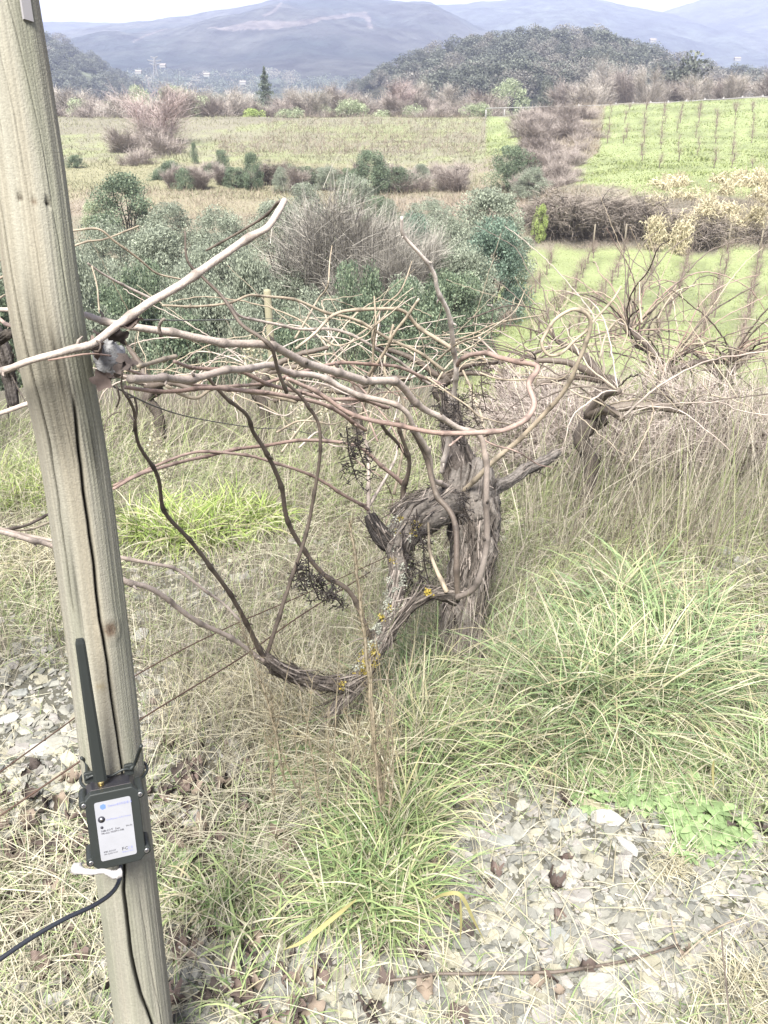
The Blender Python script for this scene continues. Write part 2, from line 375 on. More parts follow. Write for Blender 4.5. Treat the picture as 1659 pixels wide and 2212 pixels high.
# ------------------------------------------------------------------ hills and mountains
def ridge(name, label, pts, Yf, Yr, base, colf, na=500, nt=150, amp=30.0, nscale=0.004, power=0.8, uext=(-700, 2400)):
    pts = np.array(pts, float); us = np.linspace(uext[0], uext[1], na)
    vs = np.interp(us, pts[:, 0], pts[:, 1])
    d = dirv(us, vs); a = d[:, 0]/d[:, 1]; zc = EYE+d[:, 2]/d[:, 1]*Yr
    t = np.concatenate([np.linspace(0, 1, nt), np.linspace(1, 1.35, 30)[1:]])
    tt, aa = np.meshgrid(t, a, indexing='ij'); zz = np.broadcast_to(zc, tt.shape)
    Y = Yf+tt*(Yr-Yf); X = aa*Y
    S = np.where(tt <= 1, tt**power, 1-(tt-1)*1.6)
    Z = base+(zz-base)*S
    n = fbm(X*nscale, Y*nscale*0.7, 0, 6, 11)
    rid = 1-np.abs(2*fbm(X*nscale*0.6+5, Y*nscale*0.35, 0, 5, 19)-1)
    env = np.sin(PI*np.clip(tt, 0, 1)*0.93)**1.0
    Z = Z+amp*((n-0.5)*0.8+(rid-0.8)*1.3)*env
    Z = Z+(fbm(X*0.045, Y*0.045, 0, 3, 61)-0.5)*amp*0.10*np.clip(tt*3, 0, 1)
    V = np.stack([X, Y, Z], -1).reshape(-1, 3)
    u, v = project(V)
    c = colf(V, u, v, tt.ravel())
    nn = len(a); i = np.arange(len(t)-1)[:, None]*nn; j = np.arange(nn-1)[None]
    Q = np.stack([i+j, i+j+1, i+nn+j+1, i+nn+j], -1).reshape(-1, 4)
    o = link(name, mesh_np(name, V, Q, c, M_hill, True)); tag(o, label, None, kind='structure')
    return o
def forest(V, k1, k2, s=0.006):
    n = fbm(V[:, 0]*s, V[:, 1]*s, 0, 6, 51)[:, None]; m = fbm(V[:, 0]*0.05, V[:, 1]*0.05, 0, 3, 53)[:, None]
    k = np.clip((n-0.38)*4, 0, 1)
    return (np.array(k1)*(1-k)+np.array(k2)*k)*(0.1+1.8*m)*(0.25+1.5*fbm(V[:, 0]*s*0.35+7, V[:, 1]*s*0.2, 0, 5, 57)[:, None])*0.62
QUARRY = [(445, 62), (500, 57), (530, 46), (600, 43), (640, 46), (700, 36), (770, 28), (790, 26), (802, 40), (804, 62), (796, 62), (790, 42), (770, 36), (700, 43), (650, 55), (600, 62), (560, 64), (500, 66)]
TRACK = [(285, 90), (312, 76), (350, 63), (368, 61), (350, 66), (314, 79), (288, 92)]
TRACK2 = [(565, 33), (590, 22), (608, 4), (612, 4), (598, 24), (572, 36)]
def col_m1(V, u, v, t):
    c = forest(V, (0.035, 0.05, 0.045), (0.075, 0.08, 0.07))
    e = (fbm(u*0.05, v*0.09, 0, 3, 5)-0.5)*14
    q = poly_mask(u, v+e*0.5, QUARRY) | poly_mask(u+e*0.3, v, TRACK) | poly_mask(u+e*0.3, v, TRACK2)
    qc = np.array((0.10, 0.088, 0.08))*(0.3+1.2*fbm(u*0.06, v*0.2, 0, 3, 8)[:, None])
    c = np.where(q[:, None], qc, c)
    return c
m3 = ridge('mountain_ridge', 'far right blue mountain rising out of frame behind the saddle', [(-700, 60), (1300, 60), (1380, 36), (1430, 27), (1470, 14), (1520, -2), (1600, -22), (1700, -45), (2400, -90)],
           1700, 3000, -16, lambda V, u, v, t: forest(V, (0.04, 0.05, 0.05), (0.07, 0.08, 0.07)), na=420, nt=110, amp=34, nscale=0.006)
m2 = ridge('mountain_ridge', 'blue wooded mountain in the right background', [(-700, 60), (800, 40), (900, 14), (975, 12), (1040, 4), (1120, -3), (1230, -6), (1300, 1), (1340, 12), (1400, 23), (1450, 31), (1550, 60), (1659, 80), (2400, 110)],
           1300, 2500, -16, lambda V, u, v, t: forest(V, (0.04, 0.05, 0.05), (0.07, 0.085, 0.07)), na=520, nt=140, amp=34, nscale=0.006)
m1 = ridge('mountain_ridge', 'wooded mountain slope with a pale quarry scar and tracks', [(-700, 80), (90, 76), (160, 63), (250, 52), (330, 46), (420, 30), (520, 10), (600, -4), (700, -10), (790, -6), (850, 1), (930, 6), (1000, 40), (1080, 78), (1180, 120), (1400, 150), (1659, 170), (2400, 190)],
           900, 2000, -16, col_m1, na=760, nt=230, amp=32, nscale=0.006)
# low wooded foothills in front
f1 = ridge('foothill', 'wooded foothill in the valley floor', [(-700, 90), (60, 82), (120, 96), (200, 135), (280, 190), (330, 200), (2400, 200)],
           420, 640, -14, lambda V, u, v, t: forest(V, (0.04, 0.05, 0.035), (0.09, 0.10, 0.07), 0.02), na=300, nt=60, amp=6, nscale=0.02)
f2 = ridge('foothill', 'low wooded rise in the middle of the valley', [(-700, 190), (300, 160), (420, 165), (560, 158), (760, 172), (860, 190), (1100, 200), (2400, 200)],
           700, 1000, -15, lambda V, u, v, t: forest(V, (0.04, 0.055, 0.045), (0.085, 0.10, 0.08), 0.01), na=300, nt=60, amp=8, nscale=0.012)
f3 = ridge('foothill', 'rounded wooded hill behind the right hand field', [(-700, 230), (740, 215), (800, 185), (850, 160), (900, 138), (980, 112), (1060, 100), (1150, 96), (1240, 92), (1320, 98), (1390, 122), (1450, 150), (1560, 170), (1659, 178), (2400, 190)],
           230, 420, -12, lambda V, u, v, t: forest(V, (0.05, 0.055, 0.04), (0.10, 0.10, 0.075), 0.02), na=300, nt=60, amp=5, nscale=0.02)
bpy.context.view_layer.update()
# haze
hb_v, hb_q = boxes((0, 3200, 200), (9000, 7600, 460)); hm = bpy.data.materials.new('valley_haze'); hm.use_nodes = True
nt = hm.node_tree; nt.nodes.remove(nt.nodes['Principled BSDF']); vp = nt.nodes.new('ShaderNodeVolumePrincipled')
vp.inputs['Color'].default_value = (0.63, 0.70, 1.0, 1); vp.inputs['Density'].default_value = 0.00040; vp.inputs['Anisotropy'].default_value = 0.0
nt.links.new(vp.outputs[0], nt.nodes['Material Output'].inputs['Volume'])
haze = link('haze', mesh_np('haze', hb_v, hb_q, None, hm)); tag(haze, 'thin bluish winter haze filling the valley', None, kind='stuff')
# ------------------------------------------------------------------ plant prototypes (unit height 1, unit width 1)
def crown_pts(n, nb, flat=0.5, seed=0, top=1.0, bot=0.12, sharp=0.11, lump=0.16):
    g = np.random.default_rng(seed)
    # sub clumps on the shell and inside of a squat dome
    ph = g.uniform(0, 2*PI, nb); h = g.uniform(0.0, 1, nb)**0.85
    rad = 0.5*np.sqrt(np.clip(1-(h*0.98)**2.2, 0, 1))*g.uniform(0.45, 0.92, nb)*(1+0.22*np.cos(2*ph+seed)+0.12*np.sin(3*ph))
    cz = bot+h*(top-bot)*0.86+0.02
    cc = np.stack([rad*np.cos(ph), rad*np.sin(ph), cz], -1)
    k = g.integers(0, nb, n)
    cs = g.uniform(0.7, 1.35, nb)*sharp
    d = g.normal(size=(n, 3)); d /= np.linalg.norm(d, axis=1)[:, None]
    r = g.uniform(0.35, 1.0, n)**0.6
    p = cc[k]+d*(cs[k]*r)[:, None]*np.array([1.15, 1.15, 0.9])
    p[:, 2] = np.maximum(p[:, 2], 0.02)
    return p, d, k, g
def shrub_proto(seed, n, nb, size, asp, c1, c2, sharp=0.12, lumpvar=0.25, bot=0.1):
    p, d, k, g = crown_pts(n, nb, seed=seed, sharp=sharp, bot=bot)
    t = g.uniform(0, 1, (n, 1)); kv = (1+lumpvar*(g.uniform(-1, 1, nb)))[k][:, None]
    col = (np.array(c1)*(1-t)+np.array(c2)*t)*kv
    V, Q, c = leaves(p, size*g.uniform(0.6, 1.4, n), asp, col, updir=d, bias=0.35)
    fol = mesh_np('foliage', V, Q, c, M_leaf)
    A = Acc()
    for i in range(7):
        a = g.uniform(0, 2*PI); r = g.uniform(0.1, 0.34); hh = g.uniform(0.45, 0.8)
        s = spline([[0.02*math.cos(a), 0.02*math.sin(a), -0.05], [r*0.4*math.cos(a), r*0.4*math.sin(a), hh*0.45], [r*math.cos(a+0.3), r*math.sin(a+0.3), hh]], n=4)
        v, q, tt = tube_arr(s, np.linspace(0.014, 0.004, len(s)), 5); A.add(v, q, C(112, 105, 95), tt)
    return fol, A.mesh('stem', M_twig)
def bare_proto(seed, n, c1, c2, spread=0.9, ivy=0, width=0.006, up=1.3, base_h=0.0, droop=0.5, ntrunk=6, wob=0.25):
    """leafless thicket or tree crown of many fine twigs over real limbs"""
    g = np.random.default_rng(seed); A = Acc(); tips = []
    for i in range(ntrunk):
        a = g.uniform(0, 2*PI); r = g.uniform(0.12, 0.42)*spread; hh = g.uniform(0.55, 0.85)
        b = g.uniform(-0.06, 0.06, 2)*(1-base_h*0.8)
        mid = [b[0]+r*0.35*math.cos(a)+g.normal()*0.02, b[1]+r*0.35*math.sin(a)+g.normal()*0.02, max(base_h, 0.3*hh)]
        s = spline([[b[0], b[1], -0.04], mid, [b[0]+r*0.75*math.cos(a+0.2), b[1]+r*0.75*math.sin(a+0.2), hh*0.78], [r*math.cos(a), r*math.sin(a), hh]], n=5)
        v, q, tt = tube_arr(s, np.linspace(0.013, 0.003, len(s)), 5); A.add(v, q, np.array(c1)*0.8, tt)
        tips += list(s[4:])
        for j in range(5):
            k = g.integers(4, len(s)-1); a2 = g.uniform(0, 2*PI); l = g.uniform(0.12, 0.3)
            e = s[k]+np.array([math.cos(a2)*l*spread*0.8, math.sin(a2)*l*spread*0.8, l*g.uniform(0.3, 0.9)])
            s2 = spline([s[k], (s[k]+e)/2+g.normal(size=3)*0.015, e], n=3)
            v, q, tt = tube_arr(s2, np.linspace(0.006, 0.0018, len(s2)), 4); A.add(v, q, np.array(c1)*0.9, tt); tips += list(s2)
    stems = A.mesh('limb', M_twig)
    tips = np.array(tips); k = g.integers(0, len(tips), n)
    p = tips[k]+g.normal(size=(n, 3))*0.045; out = np.arctan2(p[:, 1], p[:, 0])
    az = out+g.normal(size=n)*0.9; el = g.uniform(0.2, up, n)
    t = g.uniform(0, 1, (n, 1)); col = np.array(c1)*(1-t)+np.array(c2)*t
    V, Q, c = blades(p, az, el, g.uniform(0.06, 0.26, n), width, g.uniform(-0.3, droop, n), col, S=2, side=g.normal(size=n)*wob)
    B = Acc(); B.add(V, Q, c)
    tw = B.mesh('twigs', M_twig); iv = None
    if ivy:
        pc = tips[g.integers(0, len(tips), ivy)]*np.array([0.55, 0.55, 0.8])+g.normal(size=(ivy, 3))*0.035
        V, Q, c = leaves(pc, g.uniform(0.02, 0.035, ivy), 0.7, np.outer(g.uniform(0.7, 1.3, ivy), C(128, 155, 92, 1.9)))
        iv = mesh_np('ivy', V, Q, c, M_leaf)
    return stems, tw, iv
def conifer_proto(seed, n, c1, c2):
    g = np.random.default_rng(seed); h = g.uniform(0.1, 1, n)
    lay = np.round(h*14)/14+g.normal(size=n)*0.018; r = 0.5*(1-h)**0.8*g.uniform(0.1, 1, n)**0.5*(0.75+0.4*np.sin(h*47)); a = g.uniform(0, 2*PI, n)
    p = np.stack([r*np.cos(a), r*np.sin(a), lay-r*0.12], -1); t = g.uniform(0, 1, (n, 1))
    V, Q, c = leaves(p, g.uniform(0.03, 0.06, n), 0.4, np.array(c1)*(1-t)+np.array(c2)*t, updir=np.stack([np.cos(a), np.sin(a), 0*a], -1), bias=0.5)
    v, q, tt = tube_arr(np.array([[0, 0, -0.03], [0, 0, 0.5], [0.01, 0, 0.98]]), [0.02, 0.012, 0.003], 6); A = Acc(); A.add(v, q, C(110, 100, 90), tt)
    return mesh_np('foliage', V, Q, c, M_leaf), A.mesh('trunk', M_twig)
FB = 2.4
OLV1, OLV2 = C(128, 137, 120, FB), C(182, 190, 168, FB)
DRK1, DRK2 = C(84, 102, 84, FB), C(146, 160, 130, FB)
TEAL1, TEAL2 = C(88, 110, 96, FB), C(144, 164, 144, FB)
PAL1, PAL2 = C(150, 164, 124, FB), C(200, 208, 176, FB)
K = {}
K['olive'] = [shrub_proto(100+i, 20000, 90, 0.024, 0.42, OLV1, OLV2, 0.10, 0.2) for i in range(3)]
K['dark'] = [shrub_proto(120+i, 15000, 60, 0.026, 0.5, DRK1, DRK2, 0.12, 0.25) for i in range(2)]
K['teal'] = [shrub_proto(140, 20000, 80, 0.024, 0.5, TEAL1, TEAL2, 0.11, 0.25)]
K['pale'] = [shrub_proto(150+i, 9000, 60, 0.03, 0.5, PAL1, PAL2, 0.11, 0.25) for i in range(2)]
K['lime'] = [shrub_proto(160, 5000, 40, 0.04, 0.5, C(150, 172, 95, FB), C(200, 215, 140, FB), 0.12, 0.2)]
K['wood'] = [shrub_proto(170+i, 2600, 26, 0.05, 0.8, (0.075, 0.085, 0.065), (0.14, 0.15, 0.12), 0.17, 0.3, 0.2) for i in range(3)]
K['woodg'] = [shrub_proto(180+i, 2600, 26, 0.045, 0.6, (0.12, 0.115, 0.10), (0.20, 0.19, 0.16), 0.17, 0.3, 0.2) for i in range(2)]
GB1, GB2 = C(170, 160, 148, 2.0), C(215, 208, 198, 2.0)
K['bare'] = [bare_proto(200+i, 3800, GB1, GB2, width=0.0045, base_h=0.15, ntrunk=9, spread=1.1) for i in range(2)]
K['thicket'] = [bare_proto(210+i, 16000, C(150, 145, 136, 2.0), C(200, 194, 184, 2.0), ivy=900 if i == 0 else 0, width=0.0035, ntrunk=16, up=1.45) for i in range(2)]
K['brushy'] = [bare_proto(220+i, 7000, C(150, 138, 130, 2.1), C(196, 186, 178, 2.1), width=0.005, ntrunk=14, up=1.4) for i in range(2)]
K['bramble'] = [bare_proto(230+i, 12000, C(120, 112, 104, 2.0), C(190, 178, 166, 2.0), ivy=500, width=0.006, ntrunk=14, up=0.9, droop=1.8, spread=1.1) for i in range(2)]
K['baretree'] = [bare_proto(240, 4500, C(165, 145, 138, 2.0), C(210, 194, 190, 2.0), width=0.003, ntrunk=7, base_h=0.3, up=1.3)]
K['conifer'] = [conifer_proto(250, 5000, (0.07, 0.095, 0.07), (0.15, 0.17, 0.13))]
WK = 1.15
def plant(kind, name, cat, label, u, vtop, width, y, group=None, var=0, rot=None, sink=0.15, vlean=0.0, minh=0.3):
    """a plant y metres ahead whose top reaches the sight line at vtop and whose crown spans `width` there"""
    g, ztop = at_dist(u, vtop, y); h = max(ztop-g[2]+sink, minh); d = y*cp-(g[2]+h*0.5-EYE)*sp_
    w = width*d/F
    if h < 0.85*w*WK: g[2] = ztop-0.85*w*WK+sink; h = 0.85*w*WK
    root = thing(name, label, cat, (g[0], g[1], g[2]-sink), group)
    ms = K[kind][var % len(K[kind])]
    nm = {'foliage': 'foliage', 'stem': 'stem', 'limb': 'limb', 'twigs': 'twigs', 'ivy': 'ivy', 'trunk': 'trunk'}
    for m in ms:
        if m is not None:
            link('trunk' if (m.name.startswith('limb') and cat == 'tree') else m.name.split('.')[0], m, root)
    root.scale = (w*WK, w*WK, h); root.rotation_euler = (0, vlean, rot if rot is not None else rng.uniform(0, 6.28))
    return root
# ---- wooded hill trees (individually readable crowns)
cnt = 0
g9 = np.random.default_rng(99)
def hill_hit(obj_pts, Yf, Yr, u, v, lo=0.0, hi=1.0): pass
def wood_on(ob, n, urange, crest, size, group, label, pg=0.35, seed=1, names='woodland_tree', tlo=0.0, xs=1.0):
    """spread trees over the visible slope of a hill mesh"""
    g = np.random.default_rng(seed)
    V = np.empty(len(ob.data.vertices)*3, dtype=np.float32); ob.data.vertices.foreach_get('co', V); V = V.reshape(-1, 3).astype(float)
    u, v = project(V); ok = (u > urange[0]) & (u < urange[1]) & (v < crest)
    idx = np.nonzero(ok)[0]; got = []; out = []
    g.shuffle(idx)
    cell = {}
    for q in idx:
        key = (int(u[q]/xs/size[2]), int(v[q]/size[3]))
        if key in cell: continue
        cell[key] = 1; out.append(V[q])
        if len(out) >= n: break
    for p in out:
        kk = 'woodg' if g.random() < pg else 'wood'
        ms = K[kk][g.integers(0, len(K[kk]))]
        h = g.uniform(size[0], size[1]); root = thing(names, label, 'tree', (p[0], p[1], p[2]-h*0.25), group)
        link('crown', ms[0], root); root.scale = (h*g.uniform(0.9, 1.3), h*g.uniform(0.9, 1.3), h); root.rotation_euler.z = g.uniform(0, 6.28)
    return len(out)
n1_ = wood_on(f3, 290, (740, 1680), 214, (6.5, 10.5), 'oaks and bare trees covering the rounded hill', 'hazy tree crown among the wood on the rounded hill behind the fields', 0.45, 3)if False else 0
def wood(ob, n, urange, vmax, hr, cell, group, label, pg, seed):
    g = np.random.default_rng(seed)
    V = np.empty(len(ob.data.vertices)*3, dtype=np.float32); ob.data.vertices.foreach_get('co', V); V = V.reshape(-1, 3).astype(float)
    u, v = project(V); idx = np.nonzero((u > urange[0]) & (u < urange[1]) & (v < vmax))[0]; g.shuffle(idx)
    seen = set(); k = 0
    for q in idx:
        key = (int(u[q]/cell[0]+0.5*(int(v[q]/cell[1]) % 2)), int(v[q]/cell[1]))
        if key in seen: continue
        seen.add(key); k += 1
        kk = 'woodg' if g.random() < pg else 'wood'
        ms = K[kk][g.integers(0, len(K[kk]))]; p = V[q]; h = g.uniform(*hr)
        root = thing('woodland_tree', label, 'tree', (p[0], p[1], p[2]-h*0.3), group)
        link('crown', ms[0], root); w = h*g.uniform(0.95, 1.35); root.scale = (w, w, h); root.rotation_euler.z = g.uniform(0, 6.28)
        if k >= n: break
    return k
def wood_stuff(ob, n, urange, vmax, hr, label, pg, seed, nl=420, name='wood'):
    """the same kind of wood, too small and too many to pick apart: joined crowns"""
    g = np.random.default_rng(seed)
    V = np.empty(len(ob.data.vertices)*3, dtype=np.float32); ob.data.vertices.foreach_get('co', V); V = V.reshape(-1, 3).astype(float)
    u, v = project(V); idx = np.nonzero((u > urange[0]) & (u < urange[1]) & (v < vmax))[0]; idx = g.choice(idx, n)
    b = V[idx]+g.normal(size=(n, 3))*np.array([3, 3, 0]); h = g.uniform(*hr, n); c0 = np.where(g.random((n, 1)) < pg, [[0.2, 0.19, 0.155]], [[0.11, 0.13, 0.10]])*g.uniform(0.6, 1.4, (n, 1))
    k = np.repeat(np.arange(n), nl); d = g.normal(size=(len(k), 3)); d /= np.linalg.norm(d, axis=1)[:, None]; d[:, 2] = np.abs(d[:, 2])
    p = b[k]+d*(h[k]*0.55*g.uniform(0.6, 1, len(k)))[:, None]*np.array([1, 1, 1.1])
    Vv, Q, c = leaves(p, h[k]*0.11, 0.8, c0[k]*g.uniform(0.75, 1.3, (len(k), 1)))
    o = link(name, mesh_np(name, Vv, Q, c, M_leaf)); tag(o, label, None, kind='stuff'); return o
k1 = wood(f3, 290, (760, 1680), 212, (6.5, 11), (27, 12), 'trees covering the rounded hill', 'hazy oak crown in the wood on the rounded hill beyond the fields', 0.4, 5)
k2 = wood(f1, 70, (95, 300), 215, (7, 12), (21, 10), 'trees on the left foothill', 'dark hazy tree crown on the foothill beside the post', 0.15, 6)
wood_stuff(f2, 420, (280, 1180), 215, (8, 13), 'far wood on the valley floor below the mountain', 0.25, 7, 90, 'far_wood')
# ---- pylons
def pylon(u, vt, vb, y, label):
    g, z1 = at_dist(u, vt, y); _, z0 = at_dist(u, vb, y); h = z1-z0; r = thing('power_pylon', label, 'pylon', (g[0], g[1], z0))
    def legm(sx, sy):
        a = Acc(); s = spline([[sx*h*0.14, sy*h*0.14, 0], [sx*h*0.05, sy*h*0.05, h*0.6], [sx*h*0.02, sy*h*0.02, h]], n=3); v, q, t = tube_arr(s, 0.022*h, 4); a.add(v, q, C(225, 225, 225), t); return a.mesh('leg', M_paint)
    for sx in (-1, 1):
        for sy in (-1, 1): link('leg', legm(sx, sy), r)
    for i, (zz, ww) in enumerate(((0.98, 0.22), (0.8, 0.42), (0.62, 0.32))):
        a = Acc(); s = np.array([[-ww*h, 0, zz*h+0.06*h], [0, 0, zz*h], [ww*h, 0, zz*h+0.06*h]]); v, q, t = tube_arr(s, 0.026*h, 4); a.add(v, q, C(228, 228, 228), t)
        s = np.array([[-ww*h, 0, zz*h+0.06*h], [0, 0, zz*h-0.1*h], [ww*h, 0, zz*h+0.06*h]]); v, q, t = tube_arr(s, 0.016*h, 4); a.add(v, q, C(228, 228, 228), t)
        link('crossarm', a.mesh('crossarm', M_paint), r)
    a = Acc()
    for i in range(6):
        z0_, z1_ = i/6*h, (i+1)/6*h; w0 = 0.14*h*(1-i/6.6); w1 = 0.14*h*(1-(i+1)/6.6)
        for sx in (-1, 1):
            s = np.array([[sx*w0, -w0, z0_], [-sx*w1, -w1, z1_]]); v, q, t = tube_arr(s, 0.013*h, 4); a.add(v, q, C(220, 220, 220), t)
    link('bracing', a.mesh('bracing', M_paint), r)
pylon(1290, 52, 92, 700, 'pale lattice pylon on the crest of the rounded hill')
pylon(333, 124, 165, 620, 'pale lattice pylon above the trees beside the left foothill')
# ---- tiny houses
hk = ['small white house low on the mountain at the left', 'small white house beside the left pylon', 'white house far off above the conifer', 'tiny pale house right of the conifer', 'small bright house on the mountain right of the hill pylon', 'tiny white house on the mountain above the round green tree']
for (u, v, y), lb in zip(((300, 160, 655), (352, 146, 655), (447, 166, 655), (525, 183, 655), (1410, 92, 900), (1592, 132, 900)), hk):
    g, z = at_dist(u, v, y); w = 2.6*y/655
    r = thing('small_house', lb, 'house', (g[0], g[1], z))
    v_, q_ = boxes((0, 0, w*0.3), (w*1.5, w, w*0.6)); link('wall', mesh_np('wall', v_, q_, np.tile(C(240, 240, 236), (8, 1)), M_paint), r)
    rv = np.array([[-0.8, -0.56, 0.6], [0.8, -0.56, 0.6], [0.8, 0.56, 0.6], [-0.8, 0.56, 0.6], [-0.8, 0, 0.95], [0.8, 0, 0.95]])*w
    link('roof', mesh_np('roof', rv, [[0, 1, 5, 4], [2, 3, 4, 5], [0, 3, 2, 1]], np.tile(C(222, 212, 206), (6, 1)), M_paint, False, [[0, 4, 3], [1, 2, 5]]), r)
# ---- trees at the far edge of the fields
far_trees = [
 ('conifer', 'conifer_tree', 'tall dark conifer standing alone at the far field edge', 570, 148, 62, 150),
 ('lime', 'leafy_bush', 'yellow green bush at the foot of the tall conifer', 545, 232, 60, 135),
 ('pale', 'leafy_tree', 'pale green rounded tree at the far left beside the post', 225, 215, 60, 150),
 ('pale', 'leafy_tree', 'light green tree with a high crown above the bare pinkish tree', 295, 182, 70, 190),
 ('pale', 'leafy_tree', 'light green tree right of the bare pinkish tree top', 375, 178, 90, 200),
 ('wood', 'evergreen_tree', 'green round-topped tree rising above the right hand field fence', 1490, 120, 105, 175),
 ('pale', 'leafy_tree', 'dull green tree behind the hedge left of the field strip', 740, 205, 40, 170),
 ('pale', 'leafy_tree', 'pale olive tree in front of the rounded hill', 1100, 168, 85, 185),
 ('wood', 'evergreen_tree', 'dark bushy evergreen at the left foot of the rounded hill', 912, 168, 48, 200),
 ('wood', 'evergreen_tree', 'slim dark evergreen at the foot of the hill above the grassy strip', 1185, 172, 32, 190),
 ('baretree', 'bare_tree', 'leafless pinkish tree with forked trunk beside the post', 325, 190, 215, 92),
 ('baretree', 'bare_tree', 'spreading bare tree in front of the rounded hill', 860, 172, 100, 150),
 ('bare', 'bare_tree', 'pale leafless tree just right of the conifer', 625, 190, 60, 150),
 ('bare', 'bare_tree', 'pale yellowish bare tree above the fence', 1235, 170, 60, 170),
 ('bare', 'bare_tree', 'tall feathery bare tree before the rounded hill', 1305, 125, 55, 190)]
for i, (k, n, lb, u, vt, w, y) in enumerate(far_trees):
    plant(k, n, 'bush' if 'bush' in n else 'tree', lb, u, vt, w, y, var=i)
gt = np.random.default_rng(12)
for i, u in enumerate(np.linspace(640, 1045, 13)): plant('bare' if i % 3 else 'brushy', 'bare_tree', 'tree', 'grey leafless tree in the hedge line behind the brown field', u+gt.uniform(-10, 10), gt.uniform(172, 208), gt.uniform(60, 105), gt.uniform(138, 165), 'bare trees behind the brown field', i)
for i, u in enumerate(np.linspace(1240, 1680, 17)): plant('bare' if i % 4 else 'brushy', 'bare_tree', 'tree', 'grey leafless tree behind the pale fence', u+gt.uniform(-8, 8), gt.uniform(142, 178), gt.uniform(60, 100), gt.uniform(140, 175), 'bare trees behind the pale fence', i)
for i, u in enumerate(np.linspace(120, 520, 15)): plant('bare' if i % 3 else 'brushy', 'bare_tree', 'tree', 'pinkish grey leafless tree at the far left field edge', u+gt.uniform(-12, 12), gt.uniform(178, 232), gt.uniform(80, 130), gt.uniform(128, 160), 'bare trees at the left field edge', i)
gt = np.random.default_rng(33)
hb_ = [(1140+(130 if y_ > 75 else 90)*f+gt.uniform(-8, 8)+(10 if y_ < 75 else 0), vt_+gt.uniform(-8, 10), 75, y_) for vt_, y_ in ((228, 108), (246, 96), (270, 84), (296, 74), (322, 66), (350, 59), (378, 54)) for f in (0.0, 0.35, 0.7, 1.0)]
for i, (u, vt, w, y) in enumerate(hb_+[(1150, 236, 60, 112), (1185, 222, 62, 110), (1225, 224, 70, 104), (1262, 226, 60, 104), (1175, 262, 70, 88), (1215, 268, 80, 84), (1255, 285, 70, 80), (1180, 305, 80, 70), (1228, 318, 80, 68), (1190, 345, 80, 60), (1160, 390, 80, 54), (1215, 372, 70, 58)]):
    plant('brushy', 'brushwood_bush', 'bush', 'grey leafless bush in the hedge between the brown and the green field', u, vt, w, y, 'hedge bushes between the two fields', i)
gt = np.random.default_rng(34)
for i in range(44):
    u_ = 100+i*22.0; plant('brushy' if i % 3 else 'pale', 'dry_brush', 'shrub', 'pinkish grey scrub along the far edge of the brown field', u_+gt.uniform(-8, 8), gt.uniform(205, 238), gt.uniform(60, 100), gt.uniform(130, 150), 'scrub along the far field edge', i)
